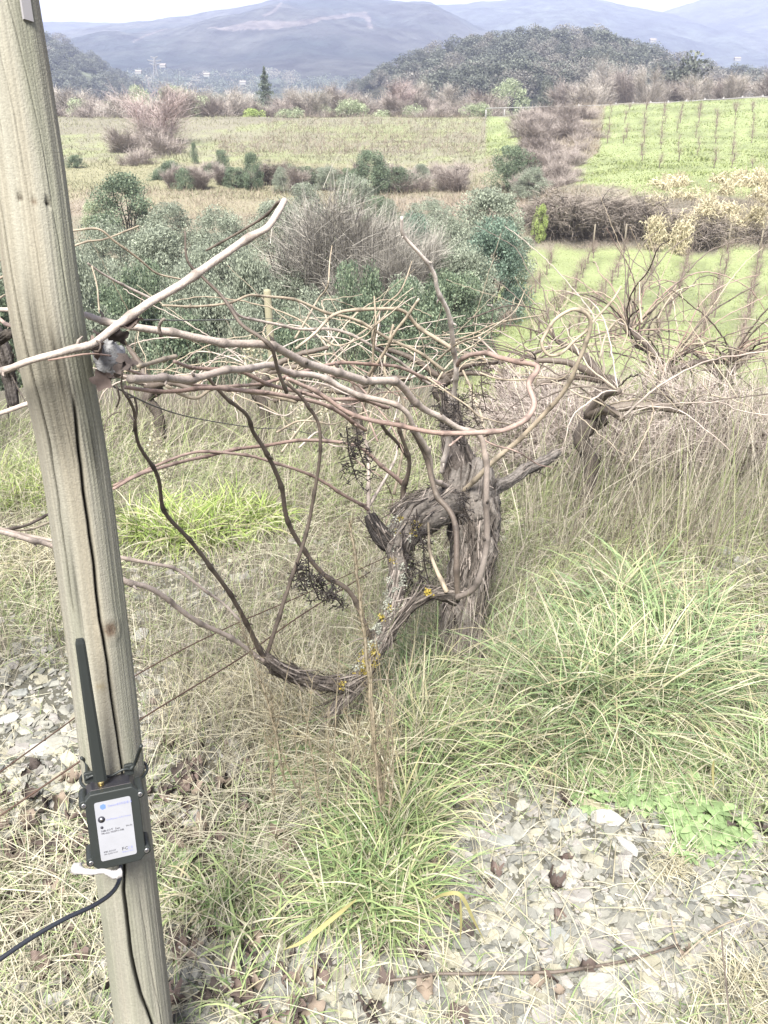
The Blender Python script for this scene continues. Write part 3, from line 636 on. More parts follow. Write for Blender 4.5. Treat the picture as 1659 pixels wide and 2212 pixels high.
# ---- mid distance shrubs, each with its own look and neighbours
M = [
 ('dark', 'small round dark shrub beside the post', 160, 330, 36, 72), ('dark', 'slim dark shrub left of centre at the brown field edge', 417, 306, 15, 75),
 ('dark', 'narrow two-tiered dark shrub at the end of the low hedge', 476, 316, 30, 70), ('dark', 'tall narrow dark green shrub on the pinkish slope', 541, 326, 46, 60),
 ('dark', 'broad dark shrub above the brown slope near the middle', 800, 310, 84, 58), ('olive', 'grey green shrub in front of the broad dark shrub', 765, 368, 96, 50),
 ('dark', 'round dark evergreen below the grassy strip', 1108, 300, 92, 58), ('olive', 'grey evergreen against the brushwood hedge', 1152, 358, 78, 52),
 ('dark', 'dark shrub below the grey green shrub at the middle', 818, 412, 66, 47), ('dark', 'large dome shaped green shrub beside the post', 258, 368, 150, 44),
 ('brushy', 'bare grey brush at the foot of the pinkish tree', 295, 318, 90, 74), ('dark', 'low dark evergreen in the brush left of the hedge', 365, 345, 80, 66),
 ('brushy', 'bare brush at the left end of the low hedge', 440, 345, 80, 66), ('dark', 'dark middle length of the low clipped hedge', 610, 352, 100, 68),
 ('dark', 'dark right length of the low clipped hedge', 690, 352, 90, 68), ('brushy', 'dry brush right of the low hedge', 880, 352, 110, 60),
 ('brushy', 'dry brush below the brown field near the middle', 980, 355, 100, 60), ('olive', 'grey olive shrub between brown patch and the large teal shrub', 930, 420, 100, 44),
 ('olive', 'tall grey olive tree left of the bramble bank', 1060, 398, 180, 38), ('teal', 'deep green evergreen low beside the lower field corner', 1070, 462, 165, 30),
 ('olive', 'grey evergreen behind the deep green one', 965, 440, 140, 35), ('teal', 'dull green shrub in the middle of the thicket', 890, 452, 110, 34),
 ('olive', 'grey olive shrub behind the dome shaped shrub', 360, 430, 130, 40), ('olive', 'soft grey olive shrub above the diagonal cane', 470, 432, 130, 38),
 ('olive', 'grey shrub under the tip of the long cane', 590, 425, 130, 38), ('olive', 'grey green shrub right of the cane tip', 655, 388, 105, 46),
 ('olive', 'pale olive shrub at the left edge by the post', 215, 455, 150, 32), ('olive', 'wide pale olive shrub crossed by thin canes', 330, 478, 190, 30),
 ('olive', 'pale tipped olive shrub left of the bare thicket', 470, 492, 180, 29), ('olive', 'pale olive shrub below the bare thicket', 610, 545, 150, 26),
 ('olive', 'light olive shrub at the tip of the upright cane', 935, 508, 100, 27), ('olive', 'grey shrub at the left corner of the lower field', 1010, 598, 100, 25),
 ('dark', 'dark shrub behind the tangle of canes at left', 250, 575, 190, 24), ('olive', 'grey shrub above the thin arched canes', 400, 560, 190, 24),
 ('dark', 'dark evergreen behind the second post', 540, 598, 190, 22), ('olive', 'grey green shrub right of the second post', 680, 608, 170, 22),
 ('olive', 'grey shrub behind the pale split cane', 880, 590, 150, 23), ('dark', 'dark low shrub at the edge of the vine row', 800, 640, 170, 21),
 ('olive', 'olive shrub low at the left behind the wires', 190, 640, 170, 20), ('dark', 'dark low shrub left of the second post', 380, 668, 200, 19.5),
 ('olive', 'low shrub where the slope drops to the field', 950, 668, 110, 22), ('dark', 'dark low shrub right of the second post', 620, 690, 190, 19),
 ('olive', 'shrub left of the post seen past its edge', -20, 540, 200, 24), ('dark', 'dark shrub left of the post low down', -10, 630, 200, 20),
 ('thicket', 'broad bare brown thicket with green ivy inside', 715, 430, 300, 27), ('thicket', 'bare brown thicket leaning over the ivy', 850, 490, 230, 25.5), ('thicket', 'bare brown thicket behind the upright cane', 790, 560, 170, 25),
 ('lime', 'small yellow green shrub at the left end of the bramble bank', 1172, 438, 30, 44.5),
 ('pale', 'pale green shrub left of the dome shaped shrub', 195, 425, 60, 45), ('olive', 'low olive shrub between slope and thicket', 840, 425, 60, 43)]
for i, (k, lb, u, vt, w, y) in enumerate(M):
    plant(k, {'thicket': 'bare_thicket', 'brushy': 'dry_brush'}.get(k, 'evergreen_shrub'), 'shrub', lb, u, vt, w, y, var=i)
gt = np.random.default_rng(77)
for i in range(26):
    plant('brushy', 'dry_brush', 'shrub', 'low pinkish dry brush on the slope between the post and the bare pinkish tree', gt.uniform(-120, 420), gt.uniform(262, 325), gt.uniform(55, 110), gt.uniform(78, 118), 'dry brush beyond the post', i, minh=0.8)
for i in range(40):
    u_ = gt.uniform(-250, 1000); plant('olive' if i % 4 else 'dark', 'evergreen_shrub', 'shrub', ('grey olive' if i % 4 else 'dark green')+(' low shrub behind the canes left of the slim second post' if u_ < 560 else ' low shrub behind the canes right of the slim second post'), u_, gt.uniform(500, 700), gt.uniform(120, 180), gt.uniform(19.5, 27), ('olive' if i % 4 else 'dark')+(' shrubs left of the second post' if u_ < 560 else ' shrubs right of the second post'), i)
gt = np.random.default_rng(78)
for i in range(26):
    u_ = 345+i*26; plant(('dark', 'bramble', 'olive', 'brushy')[i % 4] if u_ > 560 else ('dark', 'brushy')[i % 2], 'hedge_shrub', 'shrub', 'low dark scrubby shrub in the line along the terrace edge', u_+gt.uniform(-10, 10), gt.uniform(345, 362), gt.uniform(34, 60), gt.uniform(58, 66), 'low hedge along the terrace edge', i)
bl = ['left end of the bramble bank', 'second bramble mound from the left of the bank', 'dark bramble mound below the field edge', 'bramble mound right of the yellow reed tuft', 'bramble mound under the straw reeds', 'bramble mound near the right edge', 'last bramble mound at the right edge']
for i, (u, vt) in enumerate([(1215, 415), (1290, 412), (1370, 424), (1440, 440), (1510, 455), (1590, 468), (1670, 470)]):
    plant('bramble', 'bramble_mound', 'bramble', bl[i], u, vt, 150, 46.0+0.4*(i % 2), var=i)
# ---- straw coloured reeds hanging over the bank: individual clumps
def reed_clump(seed, n=900):
    g = np.random.default_rng(seed); p = g.normal(size=(n, 3))*np.array([0.22, 0.16, 0.0]); p[:, 2] = g.uniform(0, 0.7, n)
    V, Q, c = blades(p, g.uniform(0, 2*PI, n), g.uniform(0.5, 1.4, n), g.uniform(0.12, 0.4, n), 0.035, g.uniform(0.8, 2.6, n), np.outer(g.uniform(0.7, 1.15, n), C(228, 218, 184, 2.5)), S=3, shape='leaf')
    return mesh_np('reed_clump', V, Q, c, M_grass)
RC = [reed_clump(300+i) for i in range(3)]
gt = np.random.default_rng(14)
for i in range(80):
    u = gt.uniform(1400, 1720); vt = 366+95*gt.random()**1.3+(1560-u)*0.05
    y = float(np.interp(vt, [366, 410, 425, 470], [53, 49, 46.5, 44.8]))
    g_, zt = at_dist(u, vt, y); h = 1.8
    o = link('reed_clump', RC[i % 3], None, (g_[0], y, zt-h)); tag(o, 'straw coloured reed clump hanging over the bramble bank', 'reeds', 'straw coloured reeds over the bank')
    k_ = gt.uniform(0.7, 1.5); o.scale = (k_, k_*0.8, h*gt.uniform(0.7, 1.3)); o.rotation_euler = (gt.normal()*0.25, gt.normal()*0.25, 0); o.rotation_euler.z = gt.uniform(0, 6)
for i, (u, vt, vb) in enumerate([(1425, 425, 505), (1482, 450, 520)]):
    g_, zt = at_dist(u, vt, 43.6); o = link('reed_clump', RC[i], None, (g_[0], g_[1], float(H(g_[0], g_[1])))); o.scale = (0.9, 0.8, 2.0)
    tag(o, ['tall yellow reed tuft in front of the brambles', 'second yellow reed tuft right of the taller one'][i], 'reeds')
# ---- fence along the top of the right field
fr = thing('field_fence', 'pale post and rail fence along the top of the right hand field', 'fence', tuple(hit(1500, 216)))
fl = np.array(fr.location); tops = []
for u, v in [(1050, 237), (1090, 236), (1130, 235), (1250, 232), (1330, 229), (1367, 227), (1405, 225), (1443, 224), (1482, 222), (1522, 219), (1562, 217), (1603, 214), (1647, 212), (1700, 209)]:
    y = 121; g_, z = at_dist(u, v, y); tops.append([g_[0], y, z])
    s = np.array([[g_[0], y, z-1.4], [g_[0], y, z+(0.35 if u > 1200 else 0.0)]]); V, Q, T = tube_arr(s, 0.10, 6); A = Acc(); A.add(V, Q, C(232, 230, 226), T)
    link('post', A.mesh('post', M_paint, True, fl), fr)
tops = np.array(tops)
for dz in (0.15, ):
    V, Q, T = tube_arr(tops+np.array([0, -0.1, dz]), 0.055, 5); A = Acc(); A.add(V, Q, C(235, 234, 230), T); link('rail', A.mesh('rail', M_paint, True, fl), fr)
# ---- small vines of the fields
def field_vine(seed, h=1.0, nt=9, col=C(164, 148, 138, 1.8)):
    g = np.random.default_rng(seed); A = Acc()
    s = spline([[0, 0, -0.1], [0.03, 0.02, 0.25], [-0.02, 0, 0.5]], n=3); v, q, t = tube_arr(s, [0.03]*len(s), 5); A.add(v, q, np.array(col)*0.8, t)
    tk = A.mesh('trunk', M_twig); B = Acc()
    n = nt*9; p = np.zeros((n, 3)); p[:, 2] = g.uniform(0.3, 0.6, n); p[:, :2] = g.normal(size=(n, 2))*0.10
    V, Q, c = blades(p, g.uniform(0, 2*PI, n), g.uniform(0.2, 1.4, n), g.uniform(0.25, 0.75, n), 0.008, g.uniform(-0.5, 1.3, n), np.outer(g.uniform(0.8, 1.3, n), col), S=3)
    B.add(V, Q, c); return tk, B.mesh('canes', M_twig)
FV = [field_vine(400+i) for i in range(4)]
def put_vine(x, y, s, label, group, k):
    z = float(H(x, y)); r = thing('young_vine', label, 'grapevine', (x, y, z), group); a, b = FV[k % 4]
    link('trunk', a, r); link('canes', b, r); r.scale = (s*rng.uniform(0.8, 1.2), s*rng.uniform(0.8, 1.2), s*rng.uniform(0.8, 1.15)); r.rotation_euler.z = rng.uniform(0, 6.28)
rows = [((1197, 560), (1060, 752)), ((1280, 548), (1150, 740)), ((1347, 548), (1235, 735)), ((1420, 548), (1300, 790)), ((1492, 548), (1400, 770)), ((1570, 550), (1490, 790)), ((1638, 562), (1588, 830)), ((1110, 590), (1000, 730)), ((1712, 560), (1690, 830))]
ordn = {7: 'leftmost', 0: 'second', 1: 'third', 2: 'fourth', 3: 'fifth', 4: 'sixth', 5: 'seventh', 6: 'eighth', 8: 'rightmost'}
k = 0
for ri, (a, b) in enumerate(rows):
    A_, B_ = hit(*a), hit(*b); Ld = np.linalg.norm(A_-B_); n = int(Ld/1.0)
    for i in range(n+1):
        if rng.random() < 0.06: continue
        p = A_+(B_-A_)*i/n+rng.normal(size=3)*0.07; k += 1
        put_vine(p[0], p[1], 0.88, 'small leafless vine in the %s row%s of the lower green field' % (ordn[ri], '' if ri in (7, 8) else ' from the left'), 'vines of the %s row of the lower field' % ordn[ri], k)
for a, b in rows[1:7]:
    p = hit(a[0], a[1]-4); s = np.array([p+[0, 0, -0.1], p+[0, 0, 1.25]]); V, Q, T = tube_arr(s, 0.04, 6); A = Acc(); A.add(V, Q, C(200, 188, 168), T)
    tag(link('row_stake', A.mesh('row_stake', M_paint, True, p), None, p), 'wooden stake at the far end of a lower field vine row', 'stake', 'stakes ending the lower field rows')
on2 = ['leftmost', 'second', 'third', 'fourth', 'fifth', 'sixth', 'seventh', 'eighth', 'ninth', 'tenth', 'rightmost']
for i in range(11):
    ut = 1322+i*38; ub = 1330+i*40-28
    n = 16
    for j in range(n):
        t = j/(n-1); v = 236+(395-236)*t**1.5; u = ut+(ub-ut)*t
        if v > 372-(i < 2)*60 or rng.random() < 0.33: continue
        p = hit(u+rng.normal()*2, v); k += 1; put_vine(p[0], p[1], rng.uniform(0.65, 1.25), 'small dark vine in the %s row%s of the upper right field' % (on2[i], '' if i in (0, 10) else ' from the left'), 'vines of the %s row of the upper field' % on2[i], k)
pts_ = []
for j in range(9):
    v = 258+j*10.2
    for i in range(44):
        u = 470+(1040-470)*i/43+rng.normal()*4
        if (u < 600-(v-258)*1.5 and j < 5) or rng.random() < 0.12: continue
        pts_.append(hit(u, v))
pts_ = np.array(pts_); kk_ = np.repeat(np.arange(len(pts_)), 26); nn_ = len(kk_)
pb_ = pts_[kk_]+rng.normal(size=(nn_, 3))*np.array([0.35, 0.2, 0])+np.stack([0*kk_, 0*kk_, rng.uniform(0, 0.5, nn_)], -1)
V_, Q_, c_ = blades(pb_, rng.uniform(0, 6.28, nn_), rng.uniform(0.3, 1.5, nn_), rng.uniform(0.3, 0.9, nn_), 0.03, rng.uniform(-0.3, 0.8, nn_), np.outer(rng.uniform(0.8, 1.25, nn_), C(160, 146, 132, 1.8)), S=2)
tag(link('field_vines', mesh_np('field_vines', V_, Q_, c_, M_twig)), 'low brownish vines of the wide field beyond the low hedge', None, kind='stuff')
# grass roughness of fields: joined short tufts
def field_grass(polys, n, hgt, c1, c2, label, yr, wd=0.02, seed=3, name='field_grass'):
    g = np.random.default_rng(seed); out = []
    # sample in the world so that it stays a plain sown field
    allp = []
    need = n
    while need > 0:
        m = n*4; y = np.exp(g.uniform(math.log(yr[0]), math.log(yr[1]), m)); x = g.uniform(-0.45, 0.6, m)*y; z = H(x, y)
        pts = np.stack([x, y, z], -1); u, v = project(pts); ok = np.zeros(m, bool)
        for pl in polys: ok |= poly_mask(u, v, pl)
        allp.append(pts[ok]); need -= ok.sum()
    pts = np.concatenate(allp)[:n]; t = g.uniform(0, 1, (n, 1))
    cl = np.clip((fbm(pts[:, 0]*0.5, pts[:, 1]*0.5, 0, 3, 4)-0.35)*3, 0.3, 1.4)
    sc = np.clip(pts[:, 1]/25, 0.6, 3)
    V, Q, c = blades(pts, g.uniform(0, 2*PI, n), g.uniform(0.6, 1.5, n), hgt*g.uniform(0.5, 1.2, n)*cl, wd*sc, g.uniform(0, 1, n), np.array(c1)*(1-t)+np.array(c2)*t, S=1)
    o = link(name, mesh_np(name, V, Q, c, M_grass)); tag(o, label, None, kind='stuff'); return o
field_grass([FIELD_LOW], 60000, 0.13, C(184, 204, 124, 1.3), C(224, 232, 168, 1.3), 'bright short grass of the lower field', (6, 46))
field_grass([FIELD_UP, FIELD_STRIP], 40000, 0.2, C(184, 204, 124, 1.3), C(224, 232, 168, 1.3), 'bright short grass of the upper field and the grassy strip', (48, 135), 0.03, 5)
field_grass([FIELD_MID, [(-300, 235), (430, 232), (600, 262), (1140, 330), (1140, 430), (-300, 430)]], 40000, 0.45, C(176, 174, 140, 1.5), C(208, 208, 170, 1.5), 'dry pale grass of the wide brown field', (44, 150), 0.022, 6, 'dry_grass')
field_grass([[(1122, 235), (1310, 228), (1292, 330), (1216, 374), (1130, 402)]], 9000, 0.7, C(180, 164, 142, 1.6), C(216, 204, 178, 1.6), 'dry grass and weeds of the strip between the two fields', (50, 140), 0.02, 17, 'dry_grass')
field_grass([[(-300, 400), (1140, 400), (1140, 520), (-300, 520)], [(1150, 400), (1700, 400), (1700, 540), (1150, 540)]], 25000, 0.6, C(170, 158, 138, 1.8), C(215, 200, 178, 1.8), 'dry grass between the shrubs and under the brambles', (30, 60), 0.015, 8, 'dry_grass')
print('field vines', k, 'hill', k1, k2)
# ------------------------------------------------------------------ near ground: stones, straw, grass
def samp(n, fn, vr=(950, 2260), ur=(-60, 1720), seed=1, power=1.0):
    """points on the near ground with density fn(u,v)"""
    g = np.random.default_rng(seed); out = []; tot = 0
    while tot < n:
        u = g.uniform(*ur, 40000); v = g.uniform(*vr, 40000)
        d = dirv(u, v); T = -(EYE)/d[:, 2]; X = d[:, 0]*T; Y = d[:, 1]*T
        for _ in range(3):                                     # settle on the real slope
            T = (H(X, Y)-EYE)/d[:, 2]; T = np.clip(T, 0.2, 9); X = d[:, 0]*T; Y = d[:, 1]*T
        w = fn(u, v); ok = g.random(len(u)) < w
        P_ = np.stack([X, Y, H(X, Y)], -1)[ok]; out.append(np.column_stack([P_, u[ok], v[ok]])); tot += ok.sum()
    return np.concatenate(out)[:n]
def tint(n, a, b, g, pw=1.0):
    t = g.random((n, 1))**pw; return np.array(a)*(1-t)+np.array(b)*t
gg = np.random.default_rng(55)
STW1, STW2 = C(186, 178, 152, 2.1), C(232, 227, 204, 2.25)
GRN1, GRN2 = C(120, 152, 98, 2.0), C(204, 220, 156, 2.1)
# pebbles (one joined sheet of tiny stones) and countable slabs
def stone_arr(n, size, P_, g, flat=0.3):
    base = np.array([[-1, -.4, 0], [-.5, -.9, 0], [.5, -.95, 0], [1, -.2, 0], [.7, .8, 0], [-.4, 1, 0], [-.8, -.3, 1], [-.3, -.6, 1], [.4, -.6, 1], [.7, -.1, 1], [.4, .5, 1], [-.4, .6, 1]])*0.5
    Q = [[0, 1, 7, 6], [1, 2, 8, 7], [2, 3, 9, 8], [3, 4, 10, 9], [4, 5, 11, 10], [5, 0, 6, 11], [6, 7, 10, 11], [7, 8, 9, 10]]
    s = np.broadcast_to(np.asarray(size, float), (n,)); V = np.repeat(base[None], n, 0)+g.normal(size=(n, 12, 3))*0.10
    V = V*np.stack([s*g.uniform(0.7, 1.3, n), s*g.uniform(0.5, 1.0, n), s*flat*g.uniform(0.6, 1.6, n)], -1)[:, None]
    a = g.uniform(0, 2*PI, n); tx = g.normal(size=n)*0.35; c, s_ = np.cos(a)[:, None], np.sin(a)[:, None]
    y2 = V[..., 1]*np.cos(tx)[:, None]-V[..., 2]*np.sin(tx)[:, None]; z2 = V[..., 1]*np.sin(tx)[:, None]+V[..., 2]*np.cos(tx)[:, None]
    V = np.stack([V[..., 0]*c-y2*s_, V[..., 0]*s_+y2*c, z2], -1)+P_[:, None]
    return V.reshape(-1, 3), (np.array(Q)[None]+np.arange(n)[:, None, None]*12).reshape(-1, 4)
STC = [C(214, 212, 199, 1.22), C(194, 193, 182, 1.15), C(218, 213, 190, 1.2), C(176, 176, 168, 1.1), C(208, 203, 196, 1.2)]
n = 21000; s = samp(n, lambda u, v: 0.14+0.86*gravel_w(u, v), seed=5); sz = np.exp(gg.normal(-4.65, 0.62, n)); sz = np.clip(sz, 0.004, 0.04)
V, Q = stone_arr(n, sz*1.2, s[:, :3], gg)
col = np.array(STC)[gg.integers(0, 5, n)]*gg.uniform(0.75, 1.12, (n, 1))
tag(link('gravel', mesh_np('gravel', V, Q, np.repeat(col, 12, 0), M_stone)), 'pale shaly gravel covering the bare ground', None, kind='stuff')
def slab(seed, verts=9):
    g = np.random.default_rng(seed); a = np.sort(np.linspace(0, 2*PI, verts, endpoint=False)+g.uniform(-0.25, 0.25, verts)); r = g.uniform(0.75, 1.08, verts)
    lo = np.stack([np.cos(a)*r, np.sin(a)*r, -0.5+0*a], -1); mi = lo*[1.04, 1.04, 0]+np.array([0, 0, 0.12])+g.normal(size=(verts, 3))*0.03; hi = lo*[0.86, 0.86, 0]+np.stack([0*a, 0*a, 0.5+g.normal(size=verts)*0.09], -1)
    c = np.array([[0.05, 0, 0.55]]); V = np.vstack([lo, mi, hi, c]); i = np.arange(verts); j = (i+1) % verts
    Q = np.vstack([np.stack([i, j, j+verts, i+verts], -1), np.stack([i+verts, j+verts, j+2*verts, i+2*verts], -1)]); T = np.stack([i+2*verts, j+2*verts, np.full(verts, 3*verts)], -1)
    return V*0.5, Q, T
def put_stone(u, v, wu, hu, thick, col, rot, label, group=None, seed=0, cat='stone', tilt=0.0, me=None):
    p = hit(u, v); d = p[1]*cp-(p[2]-EYE)*sp_; w = wu*d/F; dep = math.degrees(0); ang = math.atan2(EYE-p[2], p[1]); hh = hu*d/F/max(math.sin(ang), 0.3)
    if me is None:
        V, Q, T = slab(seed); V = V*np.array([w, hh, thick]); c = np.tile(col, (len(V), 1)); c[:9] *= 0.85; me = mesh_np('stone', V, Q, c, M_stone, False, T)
    o = link('stone', me, None, (p[0], p[1], p[2]+thick*0.34)); o.rotation_euler = (tilt+rng.normal()*0.06, rng.normal()*0.08, rot); tag(o, label, cat, group); return o
W_ = C(220, 219, 212, 1.3); Y_ = C(216, 210, 178, 1.25); G_ = C(196, 198, 192, 1.2)
SL = [(1290, 1752, 92, 22, 0.014, Y_, -0.3, 'long thin yellowish stone topmost in the group of slabs by the weeds'), (1307, 1778, 80, 34, 0.03, W_, -0.45, 'thick pale slab with a bright flat top below the long thin stone'),
      (1247, 1762, 52, 34, 0.012, G_, 0.4, 'grey pointed flat stone left of the thick pale slab'), (1215, 1785, 70, 30, 0.012, G_, 0.1, 'broad dull grey stone half buried left of the slab group'),
      (1080, 1825, 62, 30, 0.012, G_, 0.1, 'smooth grey oval stone alone on the gravel'), (1040, 1812, 20, 22, 0.012, W_, 0.2, 'small white stone left of the smooth grey oval one'),
      (1355, 1836, 30, 46, 0.012, W_, 0.5, 'white upright leaf-shaped stone right of centre'), (1486, 1871, 70, 28, 0.016, Y_, 0.05, 'yellowish oblong stone at the right'),
      (1466, 1846, 36, 22, 0.012, W_, 0, 'pale stone just above the yellowish oblong one'), (1228, 1912, 38, 32, 0.012, W_, 0.6, 'white angular stone in the middle of the lower right'),
      (1380, 1787, 46, 28, 0.012, G_, 0.1, 'grey blocky stone right of the slab group'), (1413, 1757, 44, 36, 0.008, G_, 0.5, 'flat grey stone with a point under the weeds'), (1455, 1748, 34, 22, 0.01, W_, 0, 'light stone right of the flat grey pointed one'),
      (1300, 2140, 110, 62, 0.022, C(205, 203, 192, 1.45), 0.2, 'biggest slab, pale greenish grey, at the bottom right'), (1404, 2150, 62, 44, 0.01, W_, -0.5, 'pale flat stone right of the biggest slab'), (1462, 2145, 36, 42, 0.01, W_, 0.9, 'white angular stone right of the pale flat one at the bottom'),
      (1400, 2078, 60, 50, 0.008, G_, -0.3, 'thin grey slate behind the fallen twig'), (1395, 2006, 46, 20, 0.01, W_, 0, 'small white stone above the slate'), (1200, 2025, 60, 40, 0.01, G_, 0.2, 'flat grey stone above the fallen twig'), (1050, 2010, 34, 22, 0.01, W_, 0.1, 'white stone left of the yellow bent grass blade'),
      (1135, 2215, 50, 40, 0.014, G_, 0.3, 'grey stone cut by the bottom edge'), (306, 1376, 32, 26, 0.022, W_, 0.2, 'white stone right of the knot in the post'), (100, 1620, 70, 36, 0.014, W_, -0.1, 'pale slab at the far left beneath the wires'), (45, 1500, 40, 20, 0.012, G_, 0.2, 'grey stone at the left edge'),
      (165, 1705, 70, 22, 0.012, W_, 0.1, 'pale flat stone left of the sensor box'), (20, 1560, 44, 26, 0.012, W_, 0.1, 'whitish stone by the left edge above the lower wire'), (120, 2165, 80, 36, 0.012, W_, 0, 'pale slab at the bottom left'), (1575, 1998, 44, 34, 0.008, Y_, 0.3, 'yellowish flat stone at the lower right edge'),
      (1560, 1196, 50, 16, 0.02, G_, 0, 'grey stones heap top at the right edge of the tall grass'), (1600, 1218, 40, 20, 0.02, W_, 0, 'pale stone at the right edge below the tall dry grass'), (900, 1925, 40, 18, 0.01, G_, 0.2, 'small flat grey stone right of the big tuft'), (1490, 1950, 60, 18, 0.01, G_, 0.2, 'low grey stone in the dry grass at the right')]
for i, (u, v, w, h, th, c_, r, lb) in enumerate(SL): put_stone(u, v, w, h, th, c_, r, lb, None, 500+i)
MS = []
for i in range(5):
    V, Q, T = slab(600+i); V = V*np.array([0.026, 0.019, 0.008]); MS.append(mesh_np('stone', V, Q, np.tile(STC[i], (len(V), 1)), M_stone, False, T))
s = samp(280, lambda u, v: gravel_w(u, v)*(v > 1200)+0.05, seed=15)
for i in range(280):
    o = link('stone', MS[i % 5], None, s[i, :3]+[0, 0, 0.003]); k = rng.uniform(0.9, 1.6)*(1.7 if i % 6 == 0 else 1); o.scale = (k, k, k); o.rotation_euler = (rng.normal()*0.2, rng.normal()*0.2, rng.uniform(0, 6.28)); tag(o, 'small flat pale stone lying loose in the gravel', 'stone', 'small loose stones in the gravel')
# dead leaves
def dead_leaf(seed):
    g = np.random.default_rng(seed); n = 7; t = np.linspace(-1, 1, n); X, Y = np.meshgrid(t, t); rr_ = np.hypot(X, Y); a = np.arctan2(Y, X)
    k = 1+0.22*np.cos(5*a+g.uniform(0, 6)); X2 = X*np.sqrt(1-Y**2/2)*k; Y2 = Y*np.sqrt(1-X**2/2)*k
    Z = 0.55*g.uniform(0.5, 2.0)*(X2**2)+0.25*np.sin(Y2*3+g.uniform(0, 6))+0.12*g.normal(size=X.shape)
    X2 = X2*(1-0.25*np.abs(Z)); V = np.stack([X2, Y2, Z], -1).reshape(-1, 3)*0.5; i = np.arange(n-1)[:, None]*n; j = np.arange(n-1)[None]
    Q = np.stack([i+j, i+j+1, i+n+j+1, i+n+j], -1).reshape(-1, 4); c = [C(122, 108, 102, 1.5), C(150, 132, 124, 1.6), C(104, 94, 90, 1.5), C(172, 156, 140, 1.7)][seed % 4]
    return mesh_np('dead_leaf', V, Q, np.tile(c, (len(V), 1)), M_litter, True)
DL = [dead_leaf(700+i) for i in range(8)]
def leaf_w(u, v):
    return np.clip(blob(u, v, 420, 1740, 120, 90)+0.9*blob(u, v, 110, 1800, 170, 120)+0.35*blob(u, v, 450, 2080, 200, 100)+0.35*blob(u, v, 120, 2010, 130, 60)+0.8*blob(u, v, 1000, 1640, 90, 50)+0.6*blob(u, v, 1620, 1790, 60, 40)+0.5*blob(u, v, 640, 2170, 200, 60)+0.12*blob(u, v, 800, 1900, 500, 300), 0, 1)
s = samp(290, leaf_w, seed=18)
for i in range(290):
    o = link('dead_leaf', DL[i % 8], None, s[i, :3]+[0, 0, 0.012]); k = rng.uniform(0.02, 0.045); o.scale = (k, k, k*rng.uniform(0.7, 1.5)); o.rotation_euler = (rng.normal()*0.7, rng.normal()*0.7, rng.uniform(0, 6.28))
    l = s[i, 3] < 300
    tag(o, 'curled dead vine leaf on the ground left of the post' if l else 'curled dead vine leaf on the ground right of the post', 'dead leaf', 'dead leaves left of the post' if l else 'dead leaves right of the post')
o = link('wood_chunk', DL[0]); bpy.data.objects.remove(o)
p = hit(1015, 1645); sp = spline([p+[-0.05, 0, 0.01], p+[-0.01, 0.01, 0.022], p+[0.03, 0.02, 0.015]], n=8)
V, Q, T = tube_arr(sp, 0.017*(1+0.2*np.sin(np.arange(len(sp)))), 12, disp=1+0.25*rng.normal(size=(len(sp), 12))); A = Acc(); A.add(V, Q, C(160, 148, 144), T)
tag(link('wood_chunk', A.mesh('wood_chunk', M_bark, True, p), None, p), 'grey rotten chunk of wood in the grass below the trunk', 'wood chunk')
# straw litter
n = 13000; s = samp(n, lambda u, v: 0.5*(1-gravel_w(u, v))**1.5+0.05, seed=21)
V, Q, c = blades(s[:, :3]+np.stack([0*s[:, 0], 0*s[:, 0], gg.uniform(0, 0.03, n)], -1), gg.uniform(0, 2*PI, n), gg.uniform(-0.1, 0.6, n), gg.uniform(0.05, 0.2, n), gg.uniform(0.0012, 0.003, n), gg.uniform(0, 1.3, n), tint(n, STW1, STW2, gg), S=3)
tag(link('straw', mesh_np('straw', V, Q, c, M_grass)), 'pale flattened straw lying over the ground', None, kind='stuff')
# short green grass everywhere but the gravel
n = 30000; s = samp(n, lambda u, v: np.clip(0.30*(1-0.97*gravel_w(u, v))*np.clip(0.4+1.2*(fbm(u*0.012, v*0.016, 0, 3, 3)-0.3)*2, 0.1, 1)+0.5*green_w(u, v)**2, 0.012, 1), seed=22)
gwt = green_w(s[:, 3], s[:, 4]); mixg = (gg.random(n) < 0.45+0.5*gwt)[:, None]
c1 = np.where(mixg, tint(n, GRN1, GRN2, gg), tint(n, STW1, STW2, gg)); c2 = np.where(mixg, c1*1.05+0.3*np.array(STW2)*gg.random((n, 1)), c1)
V, Q, c = blades(s[:, :3], gg.uniform(0, 2*PI, n), gg.uniform(0.5, 1.5, n), gg.uniform(0.03, 0.10, n)*(1+0.8*gwt), gg.uniform(0.0014, 0.0035, n), gg.uniform(0.2, 1.9, n), c1*0.8, c2, S=3)
tag(link('short_grass', mesh_np('short_grass', V, Q, c, M_grass)), 'short green and straw coloured grass', None, kind='stuff')
